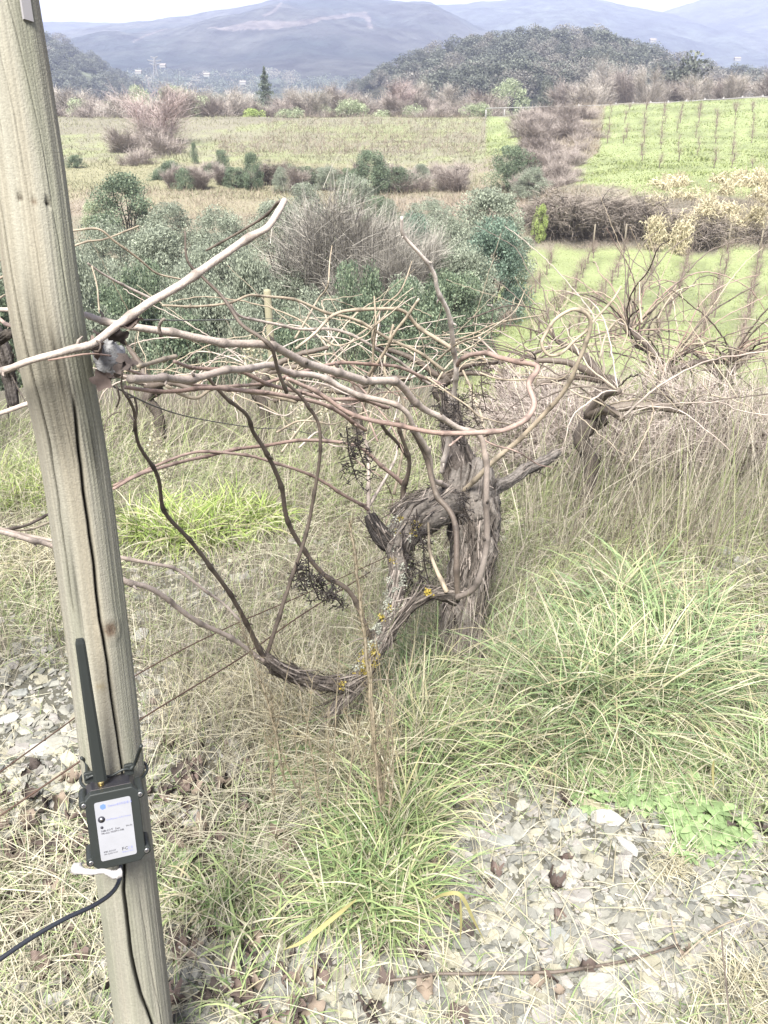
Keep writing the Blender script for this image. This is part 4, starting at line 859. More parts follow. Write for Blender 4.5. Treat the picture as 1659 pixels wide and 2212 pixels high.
# tufts: bundles sharing a root, long arched blades
def tufts(spots, name, label, seed=1, c1=GRN1, c2=GRN2, straw=0.2):
    g = np.random.default_rng(seed); Vs = Acc()
    for (u, v, ru, rv, nb, ln, wd, cu) in spots:
        nb = int(nb*0.72); wd = wd*1.35
        nt_ = max(1, int(nb/32)); cu_ = g.uniform(u-ru, u+ru, nt_*3); cv_ = g.uniform(v-rv, v+rv, nt_*3); k = ((cu_-u)/ru)**2+((cv_-v)/rv)**2 < 1; cu_, cv_ = cu_[k][:nt_], cv_[k][:nt_]
        pts = np.array([hit(a, b) for a, b in zip(cu_, cv_)]) if len(cu_) else np.array([hit(u, v)])
        kk = g.integers(0, len(pts), nb); p = pts[kk]+g.normal(size=(nb, 3))*np.array([0.018, 0.018, 0])
        az = g.uniform(0, 2*PI, nb); m = (g.random(nb) > straw)[:, None]
        a = np.where(m, tint(nb, c1, c2, g), tint(nb, STW1, STW2, g)); b = np.where(m & (g.random((nb, 1)) > 0.25), a*1.1, tint(nb, C(220, 208, 160, 2.0), STW2, g))
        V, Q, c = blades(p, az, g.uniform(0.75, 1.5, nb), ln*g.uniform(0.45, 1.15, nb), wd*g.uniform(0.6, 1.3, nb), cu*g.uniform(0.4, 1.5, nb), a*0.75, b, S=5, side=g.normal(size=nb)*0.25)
        Vs.add(V, Q, c)
    tag(link(name, Vs.mesh(name, M_grass)), label, None, kind='stuff')
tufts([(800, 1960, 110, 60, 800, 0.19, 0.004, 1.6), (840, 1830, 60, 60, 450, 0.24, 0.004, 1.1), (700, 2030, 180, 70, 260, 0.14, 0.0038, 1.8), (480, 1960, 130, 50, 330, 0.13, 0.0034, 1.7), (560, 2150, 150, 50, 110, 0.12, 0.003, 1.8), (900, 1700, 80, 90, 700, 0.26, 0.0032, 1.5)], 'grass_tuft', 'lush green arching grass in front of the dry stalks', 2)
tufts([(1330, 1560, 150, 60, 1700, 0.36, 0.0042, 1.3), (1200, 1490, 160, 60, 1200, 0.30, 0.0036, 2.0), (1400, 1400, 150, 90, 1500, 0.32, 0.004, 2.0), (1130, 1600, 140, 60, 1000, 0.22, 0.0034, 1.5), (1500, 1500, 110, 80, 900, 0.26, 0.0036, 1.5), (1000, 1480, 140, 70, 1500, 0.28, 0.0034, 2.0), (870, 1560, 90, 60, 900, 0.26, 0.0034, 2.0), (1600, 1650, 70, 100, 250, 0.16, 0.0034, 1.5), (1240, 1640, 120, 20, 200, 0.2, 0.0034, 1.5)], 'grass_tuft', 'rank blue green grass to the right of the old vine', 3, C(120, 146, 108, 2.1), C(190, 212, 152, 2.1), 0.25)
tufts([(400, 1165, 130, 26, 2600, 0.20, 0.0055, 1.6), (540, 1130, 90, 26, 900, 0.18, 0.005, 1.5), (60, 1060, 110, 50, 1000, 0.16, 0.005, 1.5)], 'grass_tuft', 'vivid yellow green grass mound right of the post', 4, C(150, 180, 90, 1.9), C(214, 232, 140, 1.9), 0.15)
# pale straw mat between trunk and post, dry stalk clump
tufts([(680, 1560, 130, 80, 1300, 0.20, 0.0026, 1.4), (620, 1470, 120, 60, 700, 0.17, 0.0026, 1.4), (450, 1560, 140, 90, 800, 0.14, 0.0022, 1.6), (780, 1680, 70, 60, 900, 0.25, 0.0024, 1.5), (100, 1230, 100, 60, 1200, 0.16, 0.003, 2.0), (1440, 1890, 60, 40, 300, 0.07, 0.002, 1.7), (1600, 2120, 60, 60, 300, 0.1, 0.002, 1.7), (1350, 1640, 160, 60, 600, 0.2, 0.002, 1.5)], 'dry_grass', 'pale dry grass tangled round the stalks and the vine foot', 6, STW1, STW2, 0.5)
# tall dry grass at the right and behind the vine
def tallgrass(n, urange, vrange, ln, lab, seed, wd=0.0026, gr=0.25, el=(1.1, 1.57), fn=None, curl=(0, 0.7), name='tall_dry_grass', ymax=9.0):
    g = np.random.default_rng(seed); s = samp(n, fn or (lambda u, v: 0.5+0*u), vrange, urange, seed=seed)
    m = (g.random(n) < gr)[:, None]; dist = s[:, 1]/3.5
    a = np.where(m, tint(n, C(150, 168, 112, 2.2), C(200, 210, 150, 2.2), g), tint(n, C(168, 154, 136, 1.8), C(230, 222, 202, 2.2), g))
    V, Q, c = blades(s[:, :3], g.normal(-0.6, 1.4, n), g.uniform(*el, n), g.uniform(*ln, n), wd*np.clip(dist, 0.8, 2.4)*g.uniform(0.6, 1.4, n), g.uniform(*curl, n), a*0.85, a, S=4, side=g.normal(size=n)*0.2)
    tag(link(name, mesh_np(name, V, Q, c, M_grass)), lab, None, kind='stuff')
tallgrass(1900, (1120, 1720), (960, 1240), (0.2, 0.7), 'tall dry grass stems standing along the vine row', 31, wd=0.0034, gr=0.15)
tallgrass(5500, (1080, 1720), (985, 1330), (0.05, 0.25), 'fine dry grass under the taller stems at the right', 32, gr=0.55, el=(0.6, 1.5), curl=(0.2, 2.0))
tallgrass(1500, (1180, 1750), (905, 985), (0.15, 0.7), 'tall dry grass at the brow of the slope on the right', 33, fn=lambda u, v: np.clip((u-1100)/300, 0.1, 1)*0.5*(1-0.75*blob(u, v, 1700, 930, 120, 60)))
tallgrass(9000, (-60, 1250), (880, 1120), (0.12, 0.42), 'faded grass and weeds behind the old vine', 34, gr=0.45, el=(0.5, 1.5), curl=(0.1, 1.3))
tallgrass(2200, (100, 1150), (832, 950), (0.1, 0.6), 'brownish dry weeds at the brow behind the canes', 35, gr=0.1)
tallgrass(7000, (-60, 1100), (1080, 1450), (0.05, 0.22), 'fine straw and green blades around the stony patch', 36, gr=0.4, el=(0.3, 2.0), curl=(0.2, 1.6), fn=lambda u, v: 0.5*(1-0.7*gravel_w(u, v)), wd=0.0022)
tallgrass(2600, (300, 1150), (1250, 1700), (0.15, 0.5), 'scattered upright straws around the vine', 37, gr=0.15, wd=0.0016)
# weeds with lobed leaves: separate plants
def weed(seed, nl=16):
    g = np.random.default_rng(seed); A = Acc()
    for i in range(nl):
        a = g.uniform(0, 2*PI); r = g.uniform(0.5, 1.0); e = g.uniform(0.15, 0.9)
        V, Q, c = blades(np.zeros((1, 3)), [a], [e], [r*0.55], [0.03], [0.2], [C(165, 190, 130, 1.7)], S=3, shape='stem', roll=0.0); A.add(V, Q, c)
        tip = V[-2:].mean(0)
        for l in range(6):
            b = a+(l-2.5)*0.5; V, Q, c = blades(tip[None]-np.array([[math.cos(a), math.sin(a), 0]])*0.1*(l % 2), [b], [g.uniform(-0.2, 0.4)], [r*0.36], [0.17], [0.7], [C(165, 192, 135, 1.7)*g.uniform(0.85, 1.5)], S=3, shape='leaf', roll=g.normal()*0.2); A.add(V, Q, c)
    return A.mesh('weed', M_grass)
WD = [weed(800+i) for i in range(4)]
gt = np.random.default_rng(88)
for i in range(70):
    if i < 54: u, v = gt.normal(1395, 85), gt.normal(1645, 62)
    elif i < 62: u, v = gt.uniform(1340, 1560), gt.uniform(1750, 1850)
    else: u, v = gt.uniform(560, 760), gt.uniform(1600, 1700)
    p = hit(u, v); o = link('weed', WD[i % 4], None, p); k = gt.uniform(0.05, 0.11); o.scale = (k, k, k); o.rotation_euler.z = gt.uniform(0, 6.28)
    tag(o, 'pale green lobed weed left of the big grass tufts, below the sawn stub' if i >= 62 else 'pale green lobed weed in the patch below the rank grass', 'weed', 'lobed weeds at the middle' if i >= 62 else 'lobed weeds on the right')
for (u, v, r, lb) in ((1370, 1712, 0.05, 'broad bright green leaf rosette above the slab group'), (560, 1815, 0.06, 'grey green mullein leaf rosette left of the big tuft'), (420, 1850, 0.05, 'green leafy plant right of the sensor box')):
    o = link('weed', weed(int(u), 9), None, hit(u, v)); o.scale = (r*1.6, r*1.6, r); tag(o, lb, 'weed')
# ------------------------------------------------------------------ the leaning wooden post
PR = 0.043
pc = np.array([(-28, -200, 160), (0, 0, 158), (56, 350, 154), (103, 700, 150), (160, 1000, 138), (214, 1400, 130), (238, 1600, 128), (287, 2000, 122), (312, 2212, 119), (338, 2450, 117), (372, 2760, 115)], float)
def post_d(v): return 2*PR*F/np.interp(v, pc[:, 1], pc[:, 2])
def post_c(v): return np.interp(v, pc[:, 1], pc[:, 0])
ax = np.array([P(post_c(v), v, post_d(v)) for v in pc[:, 1]])
# straight wooden axis: least squares line with the slight natural bow kept small
v_s = np.linspace(-200, 2760, 340); pa = spline(ax, n=40); 
tl = np.linspace(0, 1, len(pa)); cen = np.array([np.interp(np.linspace(0, 1, 340), np.concatenate([[0], np.cumsum(np.linalg.norm(np.diff(pa, axis=0), axis=1))])/np.linalg.norm(np.diff(pa, axis=0), axis=1).sum(), pa[:, k]) for k in range(3)]).T
pu_, pv_ = project(cen)
tg = np.gradient(cen, axis=0); tg /= np.linalg.norm(tg, axis=1)[:, None]
tm = tg.mean(0); tm /= np.linalg.norm(tm)
toc = np.array([0, 0, EYE])-cen; fr_ = toc-tg*np.sum(toc*tg, 1)[:, None]; fr_ /= np.linalg.norm(fr_, axis=1)[:, None]
f0 = fr_[150]; fr_ = f0[None]-tg*(tg@f0)[:, None]; fr_ /= np.linalg.norm(fr_, axis=1)[:, None]
rt = np.cross(fr_, tg); 
if rt[100, 0] < 0: rt = -rt
NA = 260; th = np.linspace(-PI, PI, NA, endpoint=False)            # 0 faces the camera, + is right
sl = np.concatenate([[0], np.cumsum(np.linalg.norm(np.diff(cen, axis=0), axis=1))])
TH, SL_ = np.meshgrid(th, sl); PV = np.broadcast_to(pv_[:, None], TH.shape)
disp = (fbm(TH*2.2+9, SL_*1.6, 0, 3, 71)-0.5)*0.004+(fbm(TH*16, SL_*3.5, 0, 3, 73)-0.5)*0.0016
def streak(k, s, seed): return fbm(np.cos(TH)*k+np.sin(TH)*k*1.7+SL_*0.15, SL_*s+TH*0, TH*k*0.9, 4, seed)
g1 = streak(11, 1.1, 81); g2 = streak(26, 2.0, 83); g3 = fbm(TH*1.5, SL_*2.2, 0, 4, 87)
colw = C(214, 210, 192, 1.05)[None, None]*(0.62+0.55*g1[..., None]+0.35*g2[..., None]*0.5)
warm = C(212, 194, 162, 1.05); grn = C(194, 198, 172, 1.05)
k = np.clip((g3-0.5)*3, 0, 1)[..., None]; colw = colw*(1-k*0.35)+warm*k*0.35
k = np.clip((0.5-g3)*4, 0, 1)[..., None]; colw = colw*(1-k*0.5)+grn*k*0.5
def crack(path, w, dep, dark=0.25):
    global disp, colw
    path = np.array(path, float); o = np.interp(PV, path[:, 0], path[:, 1], left=99, right=99)
    th0 = np.arcsin(np.clip(o, -1, 1))+(fbm(SL_*14, 0*SL_, 0, 3, int(w*1e4))-0.5)*0.09
    fade = np.clip((PV-path[0, 0])/90, 0, 1)*np.clip((path[-1, 0]-PV)/60, 0, 1)
    g = np.exp(-((TH-th0)/w)**2)*np.where(o > 5, 0, 1)*np.clip(fade*1.5, 0, 1)
    disp = disp-g*dep; colw = colw*(1-g[..., None]*(1-dark))
crack([(830, 0.33), (870, 0.3), (1050, 0.17), (1200, 0.19), (1330, 0.16), (1430, 0.2), (1530, 0.24), (1640, 0.30), (1760, 0.1), (1890, -0.17), (2000, -0.2), (2110, -0.02), (2212, 0.42), (2300, 0.6)], 0.042, 0.017, 0.18)
crack([(320, -0.9), (500, -0.76), (700, -0.68), (800, -0.64), (900, -0.58), (1100, -0.66), (1320, -0.62)], 0.030, 0.008, 0.35)
crack([(-100, 0.05), (200, 0.4), (560, 0.62), (700, 0.66)], 0.014, 0.0012, 0.55)
crack([(20, -0.3), (300, -0.1), (560, 0.0), (900, 0.0), (1010, 0.02)], 0.012, 0.001, 0.65)
crack([(1880, 0.3), (2050, 0.42), (2300, 0.7)], 0.014, 0.0012, 0.55)
crack([(1180, -0.45), (1500, -0.35), (1640, -0.3)], 0.012, 0.001, 0.65)
crack([(-150, -0.75), (100, -0.55), (330, -0.5)], 0.014, 0.0015, 0.6)
def knot(v, o, r, dep, col, ring=0.0):
    global disp, colw
    i = np.argmin(abs(pv_-v)); d = np.hypot((TH-math.asin(o))*PR, SL_-sl[i]); g = np.exp(-(d/r)**2)
    disp = disp-g*dep+ring*np.exp(-((d-r*1.6)/(r*0.4))**2)*0.001; kk = (np.clip(g*1.3, 0, 1)*(0.75+0.25*np.cos(d/r*9)))[..., None]; colw = colw*(1-kk)+col*kk
knot(450, -0.28, 0.0030, 0.006, C(90, 75, 62)); knot(452, 0.08, 0.0030, 0.002, C(150, 128, 105)); knot(455, 0.45, 0.0036, 0.007, C(70, 56, 48))
knot(1345, 0.42, 0.010, -0.001, C(150, 122, 98), 1.5); knot(1345, 0.42, 0.004, 0.002, C(110, 90, 75)); knot(1465, -0.1, 0.006, -0.001, C(195, 180, 145))
for (v, o, rv_, ro, a) in ((760, 0.05, 60, 0.5, 0.35), (690, -0.3, 90, 0.22, 0.35), (960, 0.6, 70, 0.25, 0.4), (880, -0.25, 90, 0.3, 0.25), (100, 0.4, 120, 0.2, 0.2), (1250, -0.5, 120, 0.12, 0.3), (2080, -0.2, 120, 0.4, 0.12)):
    g = np.exp(-((PV-v)/rv_)**2-((TH-math.asin(o))/ro)**2)*np.clip(2.2*(streak(9, 1.5, 91)-0.28), 0, 1)*a*2.4; colw = colw*(1-np.clip(g, 0, .75)[..., None])
Rr = PR+disp
V = cen[:, None]+Rr[..., None]*(np.cos(TH)[..., None]*fr_[:, None]+np.sin(TH)[..., None]*rt[:, None])
i = np.arange(339)[:, None]*NA; j = np.arange(NA)[None]; jn = (j+1) % NA
Q = np.stack([i+j, i+NA+j, i+NA+jn, i+jn], -1).reshape(-1, 4)
pb = cen[-1]; post = thing('vineyard_post', 'thick leaning wooden post with a long black crack, in front at the left', 'post', (pb[0], pb[1], float(H(pb[0], pb[1]))))
Vt = np.vstack([V.reshape(-1, 3), cen[0]]); Tt = np.stack([np.full(NA, len(Vt)-1), np.arange(NA), (np.arange(NA)+1) % NA], -1)
o = part('shaft', post, Vt, Q, np.vstack([colw.reshape(-1, 3), colw[0, 0][None]]), M_wood, True, Tt)
# small pale metal strip at the head
def pf(v, o, out=0.0):
    """point on the post surface seen near height v at sideways offset o (-1..1)"""
    i = int(np.argmin(abs(pv_-v))); a = math.asin(max(-1, min(1, o))); n = math.cos(a)*fr_[i]+math.sin(a)*rt[i]
    return cen[i]+n*(PR+out), n, tg[i], i
p0, n0, t0, _ = pf(18, 0.62, 0.001); r0 = np.cross(n0, t0); R = np.array([r0, n0, t0])
Vb, Qb = boxes(p0, (0.013, 0.003, 0.05), R); part('metal_strip', post, Vb, Qb, np.tile(C(225, 222, 225), (8, 1)), M_paint, False)
# ------------------------------------------------------------------ second posts
def small_post(u, vt, wpx, y, label, vb=None, col=C(206, 200, 168, 1.3)):
    g, zt = at_dist(u, vt, y); d = y*cp-(zt-EYE)*sp_; r = wpx*d/F/2
    s = np.array([[g[0]+0.01, y, g[2]-0.1], [g[0]+0.006, y, (g[2]+zt)/2], [g[0], y, zt-0.01], [g[0], y, zt]])
    V, Q, T = tube_arr(s, [r*1.05, r, r*0.97, r*0.85], 20); rr_ = thing('vineyard_post', label, 'post', g)
    part('shaft', rr_, V, Q, np.tile(col, (len(V), 1)), M_wood, True, T); return rr_
small_post(577, 626, 17, 5.6, 'slim pale post standing in the tangle right of the big post')
small_post(1416, 652, 10, 8.5, 'thin weathered post top in the right hand vine tangle')
# ------------------------------------------------------------------ sensor box on the post
M_black = mat_plain('black_plastic', (0.016, 0.019, 0.018), 0.5, 0, 0.4, 300, 0.1, 0.0001)
M_blackg = mat_plain('black_plastic_gloss', (0.018, 0.018, 0.022), 0.32, 0, 0.6, 300, 0.1)
M_label = mat_plain('label_paper', C(236, 238, 246), 0.5); M_steel = mat_plain('screw_steel', (0.55, 0.55, 0.55), 0.3, 1.0); M_gold = mat_plain('brass', (0.65, 0.5, 0.2), 0.3, 1.0)
M_ink = mat_plain('ink', (0.02, 0.02, 0.03), 0.7); M_blue = mat_plain('blue_print', (0.08, 0.14, 0.5), 0.6); M_lblue = mat_plain('pale_blue_print', (0.16, 0.18, 0.4), 0.6); M_rub = mat_plain('cable_rubber', (0.012, 0.014, 0.02), 0.4); M_gask = mat_plain('gasket', C(190, 180, 180), 0.5)
i_b = int(np.argmin(abs(pv_-1790))); bu = -tg[i_b] if tg[i_b][2] < 0 else tg[i_b]      # up along post
bn = fr_[i_b]; br = np.cross(bu, bn); br = br if br[0] > 0 else -br
bn = bn-0*bu; org = cen[i_b]+bn*(PR+0.002)                          # back plate touches the wood
# find sideways shift so the front centre is seen at (251,1790)
depthB = 0.050
def L2W(x, z, y): return org+br*x+bu*z+bn*y
for it in range(20):
    u_, v_ = project(L2W(0, 0, depthB))
    org = org+br*(250-u_[0])*1.2/F*0.8+bu*(v_[0]-1790)*1.2/F*0.8
RB = np.array([br, bn, bu])
dv = thing('sensor_box', 'black weatherproof sensor box with antenna and white label strapped to the post', 'sensor', org)
def lp(name, V, Q, mat, smooth=False, T=None, parent=None, bev=0.0):
    V = np.asarray(V, float); W = org+V[:, 0:1]*br+V[:, 1:2]*bn+V[:, 2:3]*bu
    me = mesh_np(name, W-org, Q, None, mat, smooth, T); o = link(name, me, parent or dv)
    if bev:
        m = o.modifiers.new('b', 'BEVEL'); m.width = bev; m.segments = 3; m.limit_method = 'ANGLE'
    return o
def prism(poly, y0, y1):
    n = len(poly); p = np.array(poly, float); V = np.vstack([np.column_stack([p[:, 0], np.full(n, y0), p[:, 1]]), np.column_stack([p[:, 0], np.full(n, y1), p[:, 1]]), [[p[:, 0].mean(), y0, p[:, 1].mean()], [p[:, 0].mean(), y1, p[:, 1].mean()]]])
    i = np.arange(n); j = (i+1) % n; Q = np.stack([i, j, j+n, i+n], -1); T = np.vstack([np.stack([j, i, np.full(n, 2*n)], -1), np.stack([i+n, j+n, np.full(n, 2*n+1)], -1)]); return V, Q, T
def rrect(w, h, r, n=5, cx=0, cz=0):
    out = []
    for (sx, sz, a0) in ((1, 1, 0), (-1, 1, 90), (-1, -1, 180), (1, -1, 270)):
        for k in range(n+1):
            a = math.radians(a0+90*k/n); out.append((cx+sx*(w/2-r)+r*math.cos(a), cz+sz*(h/2-r)+r*math.sin(a)))
    return out
W0, H0 = 0.070, 0.112
ch = 0.008
octo = lambda w, h, c: [(w/2, h/2-c), (w/2-c, h/2), (-w/2+c, h/2), (-w/2, h/2-c), (-w/2, -h/2+c), (-w/2+c, -h/2), (w/2-c, -h/2), (w/2, -h/2+c)]
V, Q, T = prism(octo(W0-0.004, H0-0.004, ch), 0.0, 0.036); lp('housing', V, Q, M_blackg, False, T, bev=0.001)
V, Q, T = prism(octo(W0-0.001, H0-0.001, ch), 0.0355, 0.0375); lp('gasket', V, Q, M_gask, False, T)
V, Q, T = prism(octo(W0+0.001, H0+0.001, ch), 0.037, depthB); lid = lp('lid', V, Q, M_black, False, T, bev=0.0015)
scr = []
for sx in (-1, 1):
    for sz in (-1, 1):
        x, z = sx*(W0/2+0.002), sz*(H0/2-0.013)
        a = np.linspace(0, 2*PI, 20, endpoint=False); pl = [(x+0.0062*math.cos(t), z+0.0062*math.sin(t)) for t in a]
        V, Q, T = prism(pl, 0.010, depthB-0.001); lp('screw_boss', V, Q, M_black, True, T, bev=0.0006)
        pl = [(x+0.0032*math.cos(t), z+0.0032*math.sin(t)) for t in a]; V, Q, T = prism(pl, depthB-0.002, depthB+0.0012)
        s_ = lp('screw', V, Q, M_steel, False, T, bev=0.0006)
        A = Acc(); v1, q1 = boxes((x, depthB+0.0013, z), (0.0042, 0.0006, 0.0008)); A.add(v1, q1); v1, q1 = boxes((x, depthB+0.0014, z), (0.0008, 0.0006, 0.0042)); A.add(v1, q1)
        lp('screw_slot', np.concatenate(A.V), np.concatenate(A.Q), M_ink, parent=s_)
LW, LH = 0.0475, 0.088
V, Q, T = prism(rrect(LW, LH, 0.003), depthB, depthB+0.0006); stk = lp('label', V, Q, M_label, False, T)
# printing on the label: x right, z up, measured from the label's top left corner in fractions
def lxy(fx, fz): return (-LW/2+fx*LW, LH/2-fz*LH)
def ring(fx, fz, r1, r2, m, nm):
    x, z = lxy(fx, fz); a = np.linspace(0, 2*PI, 24, endpoint=False); pl = [(x+r1*math.cos(t), z+r1*math.sin(t)) for t in a]; V, Q, T = prism(pl, depthB+0.0005, depthB+0.0014); lp(nm, V, Q, m, True, T, parent=stk)
    if r2: pl = [(x+r2*math.cos(t), z+r2*math.sin(t)) for t in a]; V, Q, T = prism(pl, depthB+0.0013, depthB+0.0020); lp('button_centre', V, Q, M_steel, True, T, parent=stk)
ring(0.145, 0.29, 0.0046, 0.0022, M_ink, 'button'); ring(0.13, 0.425, 0.0018, 0, M_ink, 'reset_hole')
x, z = lxy(0.22, 0.085); pl = [(x-0.0034, z-0.001), (x-0.001, z-0.004), (x+0.0036, z-0.0028), (x+0.004, z+0.002), (x+0.0012, z+0.004), (x-0.003, z+0.0026)]; V, Q, T = prism(pl, depthB+0.0005, depthB+0.0009); lp('blue_emblem', V, Q, M_blue, False, T, parent=stk)
def text(s, fx, fz, size, m, nm='printed_text', sx=1.0):
    cu = bpy.data.curves.new(nm, 'FONT'); cu.body = s; cu.size = size; cu.fill_mode = 'FRONT'; cu.resolution_u = 1
    to = bpy.data.objects.new('tmp', cu); COL.objects.link(to); dg = bpy.context.evaluated_depsgraph_get(); me = bpy.data.meshes.new_from_object(to.evaluated_get(dg)); bpy.data.objects.remove(to)
    x, z = lxy(fx, fz)
    for v in me.vertices:
        q = br*(x+v.co.x*sx)+bu*(z+v.co.y)+bn*(depthB+0.0011); v.co = Vector(q)
    me.name = nm; me.materials.append(m); link(nm, me, stk)
text('NODE-S', 0.62, 0.105, 0.0048, M_lblue, sx=1.1)
text('Sensor', 0.36, 0.105, 0.0048, M_lblue)
text('Soil Moisture & EC Sensor', 0.27, 0.325, 0.0030, M_lblue)
text('NB-IOT  Sen', 0.10, 0.505, 0.0042, M_ink, sx=1.1); text('Node', 0.79, 0.495, 0.0036, M_ink)
text('Model: NSE01-NB', 0.10, 0.545, 0.0036, M_ink, sx=1.1)
text('IMEI: 866207', 0.10, 0.86, 0.0030, M_ink); text('SN: 2303 0116', 0.10, 0.90, 0.0030, M_ink)
text('FC', 0.60, 0.885, 0.0068, M_ink); text('C E', 0.76, 0.88, 0.0046, M_lblue); text('Made in China', 0.60, 0.925, 0.0026, M_lblue)
# mounting ears and cable ties
for sx in (-1, 1):
    V, Q, T = prism(rrect(0.013, 0.016, 0.003, cx=sx*0.027, cz=H0/2+0.004), 0.0, 0.007); lp('mounting_ear', V, Q, M_black, False, T, bev=0.001)
def world_tube(name, pts, r, mat, parent, sides=10, step=0.004):
    s = spline(pts, step=step); V, Q, T = tube_arr(s, r, sides); l = np.array(parent.location) if parent is not None else s[0]
    o = link(name, mesh_np(name, V-l, Q, None, mat, True, T), parent, tuple(l) if parent is None else (0, 0, 0)); return o
# tie round the post through both ears
tie = []
for a in np.linspace(-1.0, 1.0+0, 24):
    tt_ = PI+a*2.45; ii = int(np.argmin(abs(pv_-1668))); tie.append(cen[ii]+(PR+0.004)*(math.cos(tt_)*fr_[ii]+math.sin(tt_)*rt[ii]))
world_tube('cable_tie', tie, 0.0022, M_black, dv)
e_r = L2W(0.029, H0/2+0.006, 0.009); e_l = L2W(-0.029, H0/2+0.006, 0.009)
world_tube('cable_tie_tail', [e_r, P(291, 1650, 1.25), P(298, 1630, 1.225), P(305, 1611, 1.20)], 0.0026, M_black, dv)
world_tube('cable_tie_tail', [e_l, P(186, 1648, 1.26), P(176, 1637, 1.25)], 0.0024, M_black, dv)
world_tube('cable_tie', [L2W(-0.032, H0/2+0.004, 0.008), L2W(-0.02, H0/2+0.009, 0.011), L2W(0, H0/2+0.002, 0.009), L2W(0.02, H0/2+0.009, 0.011), L2W(0.032, H0/2+0.004, 0.008)], 0.0018, M_black, dv)
# antenna: flat tapering paddle on a brass socket
ab = L2W(-0.012, H0/2+0.002, 0.023)
world_tube('antenna_socket', [L2W(-0.012, H0/2-0.003, 0.023), L2W(-0.012, H0/2+0.006, 0.023)], 0.0042, M_gold, dv, 14)
ub, vb_ = project(ab); at_ = P(172, 1380, 1.155)
s0 = np.array(ab)+(np.array(at_)-ab)*0.02; axd = (np.array(at_)-s0); Ln_ = np.linalg.norm(axd); axd /= Ln_
sid = np.cross(axd, -toc[150]/np.linalg.norm(toc[150])); sid /= np.linalg.norm(sid); nn2 = np.cross(sid, axd)
Vb = []
for t, w, h_ in ((0, 0.0175, 0.010), (0.3, 0.016, 0.009), (0.97, 0.0125, 0.007), (1.0, 0.0095, 0.0055)):
    for (a, b) in ((-.5, -.28), (-.28, -.5), (.28, -.5), (.5, -.28), (.5, .28), (.28, .5), (-.28, .5), (-.5, .28)): Vb.append(s0+axd*Ln_*t+sid*w*a+nn2*h_*b)
Vb = np.array(Vb); i = np.arange(3)[:, None]*8; j = np.arange(8)[None]; Qb = np.stack([i+j, i+(j+1) % 8, i+8+(j+1) % 8, i+8+j], -1).reshape(-1, 4)
Tb = [[0, k+1, k] for k in range(1, 7)]+[[24, 24+k, 24+k+1] for k in range(1, 7)]
link('antenna', mesh_np('antenna', Vb-org, Qb, None, M_black, False, Tb), dv)
# cable
world_tube('cable_gland', [L2W(0.002, -H0/2+0.004, 0.026), L2W(0.002, -H0/2-0.008, 0.026)], 0.0058, M_black, dv, 12)
cg = L2W(0.002, -H0/2-0.006, 0.026)
world_tube('cable', [cg, P(258, 1900, 1.24), P(240, 1930, 1.21), P(200, 1957, 1.18), P(140, 1985, 1.15), (P(70, 2025, 1.12)), P(0, 2072, 1.09), P(-60, 2115, 1.07), P(-160, 2230, 1.05)], 0.0031, M_rub, dv, 12)
# scrap of white foam tape under the box
g = np.random.default_rng(5); sp = np.array([P(160, 1868, 1.20), P(172, 1880, 1.195), P(200, 1884, 1.19), P(225, 1882, 1.185), P(245, 1889, 1.185), P(262, 1886, 1.19)])
s = spline(sp, n=8); n = len(s); wd = np.interp(np.linspace(0, 1, n), [0, .1, .25, .6, .85, 1], [0.004, .009, .0045, .003, .006, .006]); V, Q, T = tube_arr(s, wd, 12, disp=1+0.3*(g.random((n, 12))-0.5))
tag(link('tape_scrap', mesh_np('tape_scrap', V-s[0], Q, np.tile(C(232, 228, 226, 1.2), (len(V), 1)), M_paint, True, T), None, s[0]), 'crumpled white tape scrap hanging under the sensor box', 'tape')
# ------------------------------------------------------------------ wires
def wire(name, pts, r, label, col, cat='wire'):
    s = spline([P(*p) for p in pts], step=0.05); V, Q, T = tube_arr(s, r, 6); return tag(link(name, mesh_np(name, V-s[0], Q, np.tile(col, (len(V), 1)), M_rust, True, T), None, s[0]), label, cat)
wire('trellis_wire', [(-60, 1712, 1.45), (120, 1581, 1.62), (290, 1461, 1.8), (480, 1361, 2.02), (700, 1265, 2.3), (950, 1150, 2.8)], 0.0014, 'rusty upper guy wire running up behind the post to the vine', C(128, 100, 84))
wire('trellis_wire', [(-60, 1803, 1.38), (172, 1645, 1.52), (300, 1556, 1.63), (520, 1421, 1.85), (640, 1336, 2.0), (800, 1235, 2.35)], 0.0016, 'rusty lower guy wire crossing behind the sensor box', C(128, 100, 84))
wire('trellis_wire', [(245, 835, 1.25), (340, 880, 1.5), (430, 905, 1.8), (560, 925, 2.3), (640, 930, 2.8), (800, 975, 3.4)], 0.0013, 'thin grey wire hanging from the knot on the post', C(150, 150, 145))
wire('trellis_wire', [(260, 690, 1.3), (400, 692, 2.0), (520, 690, 2.8), (577, 688, 5.4), (800, 700, 7), (1100, 740, 8.4), (1416, 720, 8.5)], 0.0016, 'straight grey trellis wire between the posts', C(170, 170, 165))
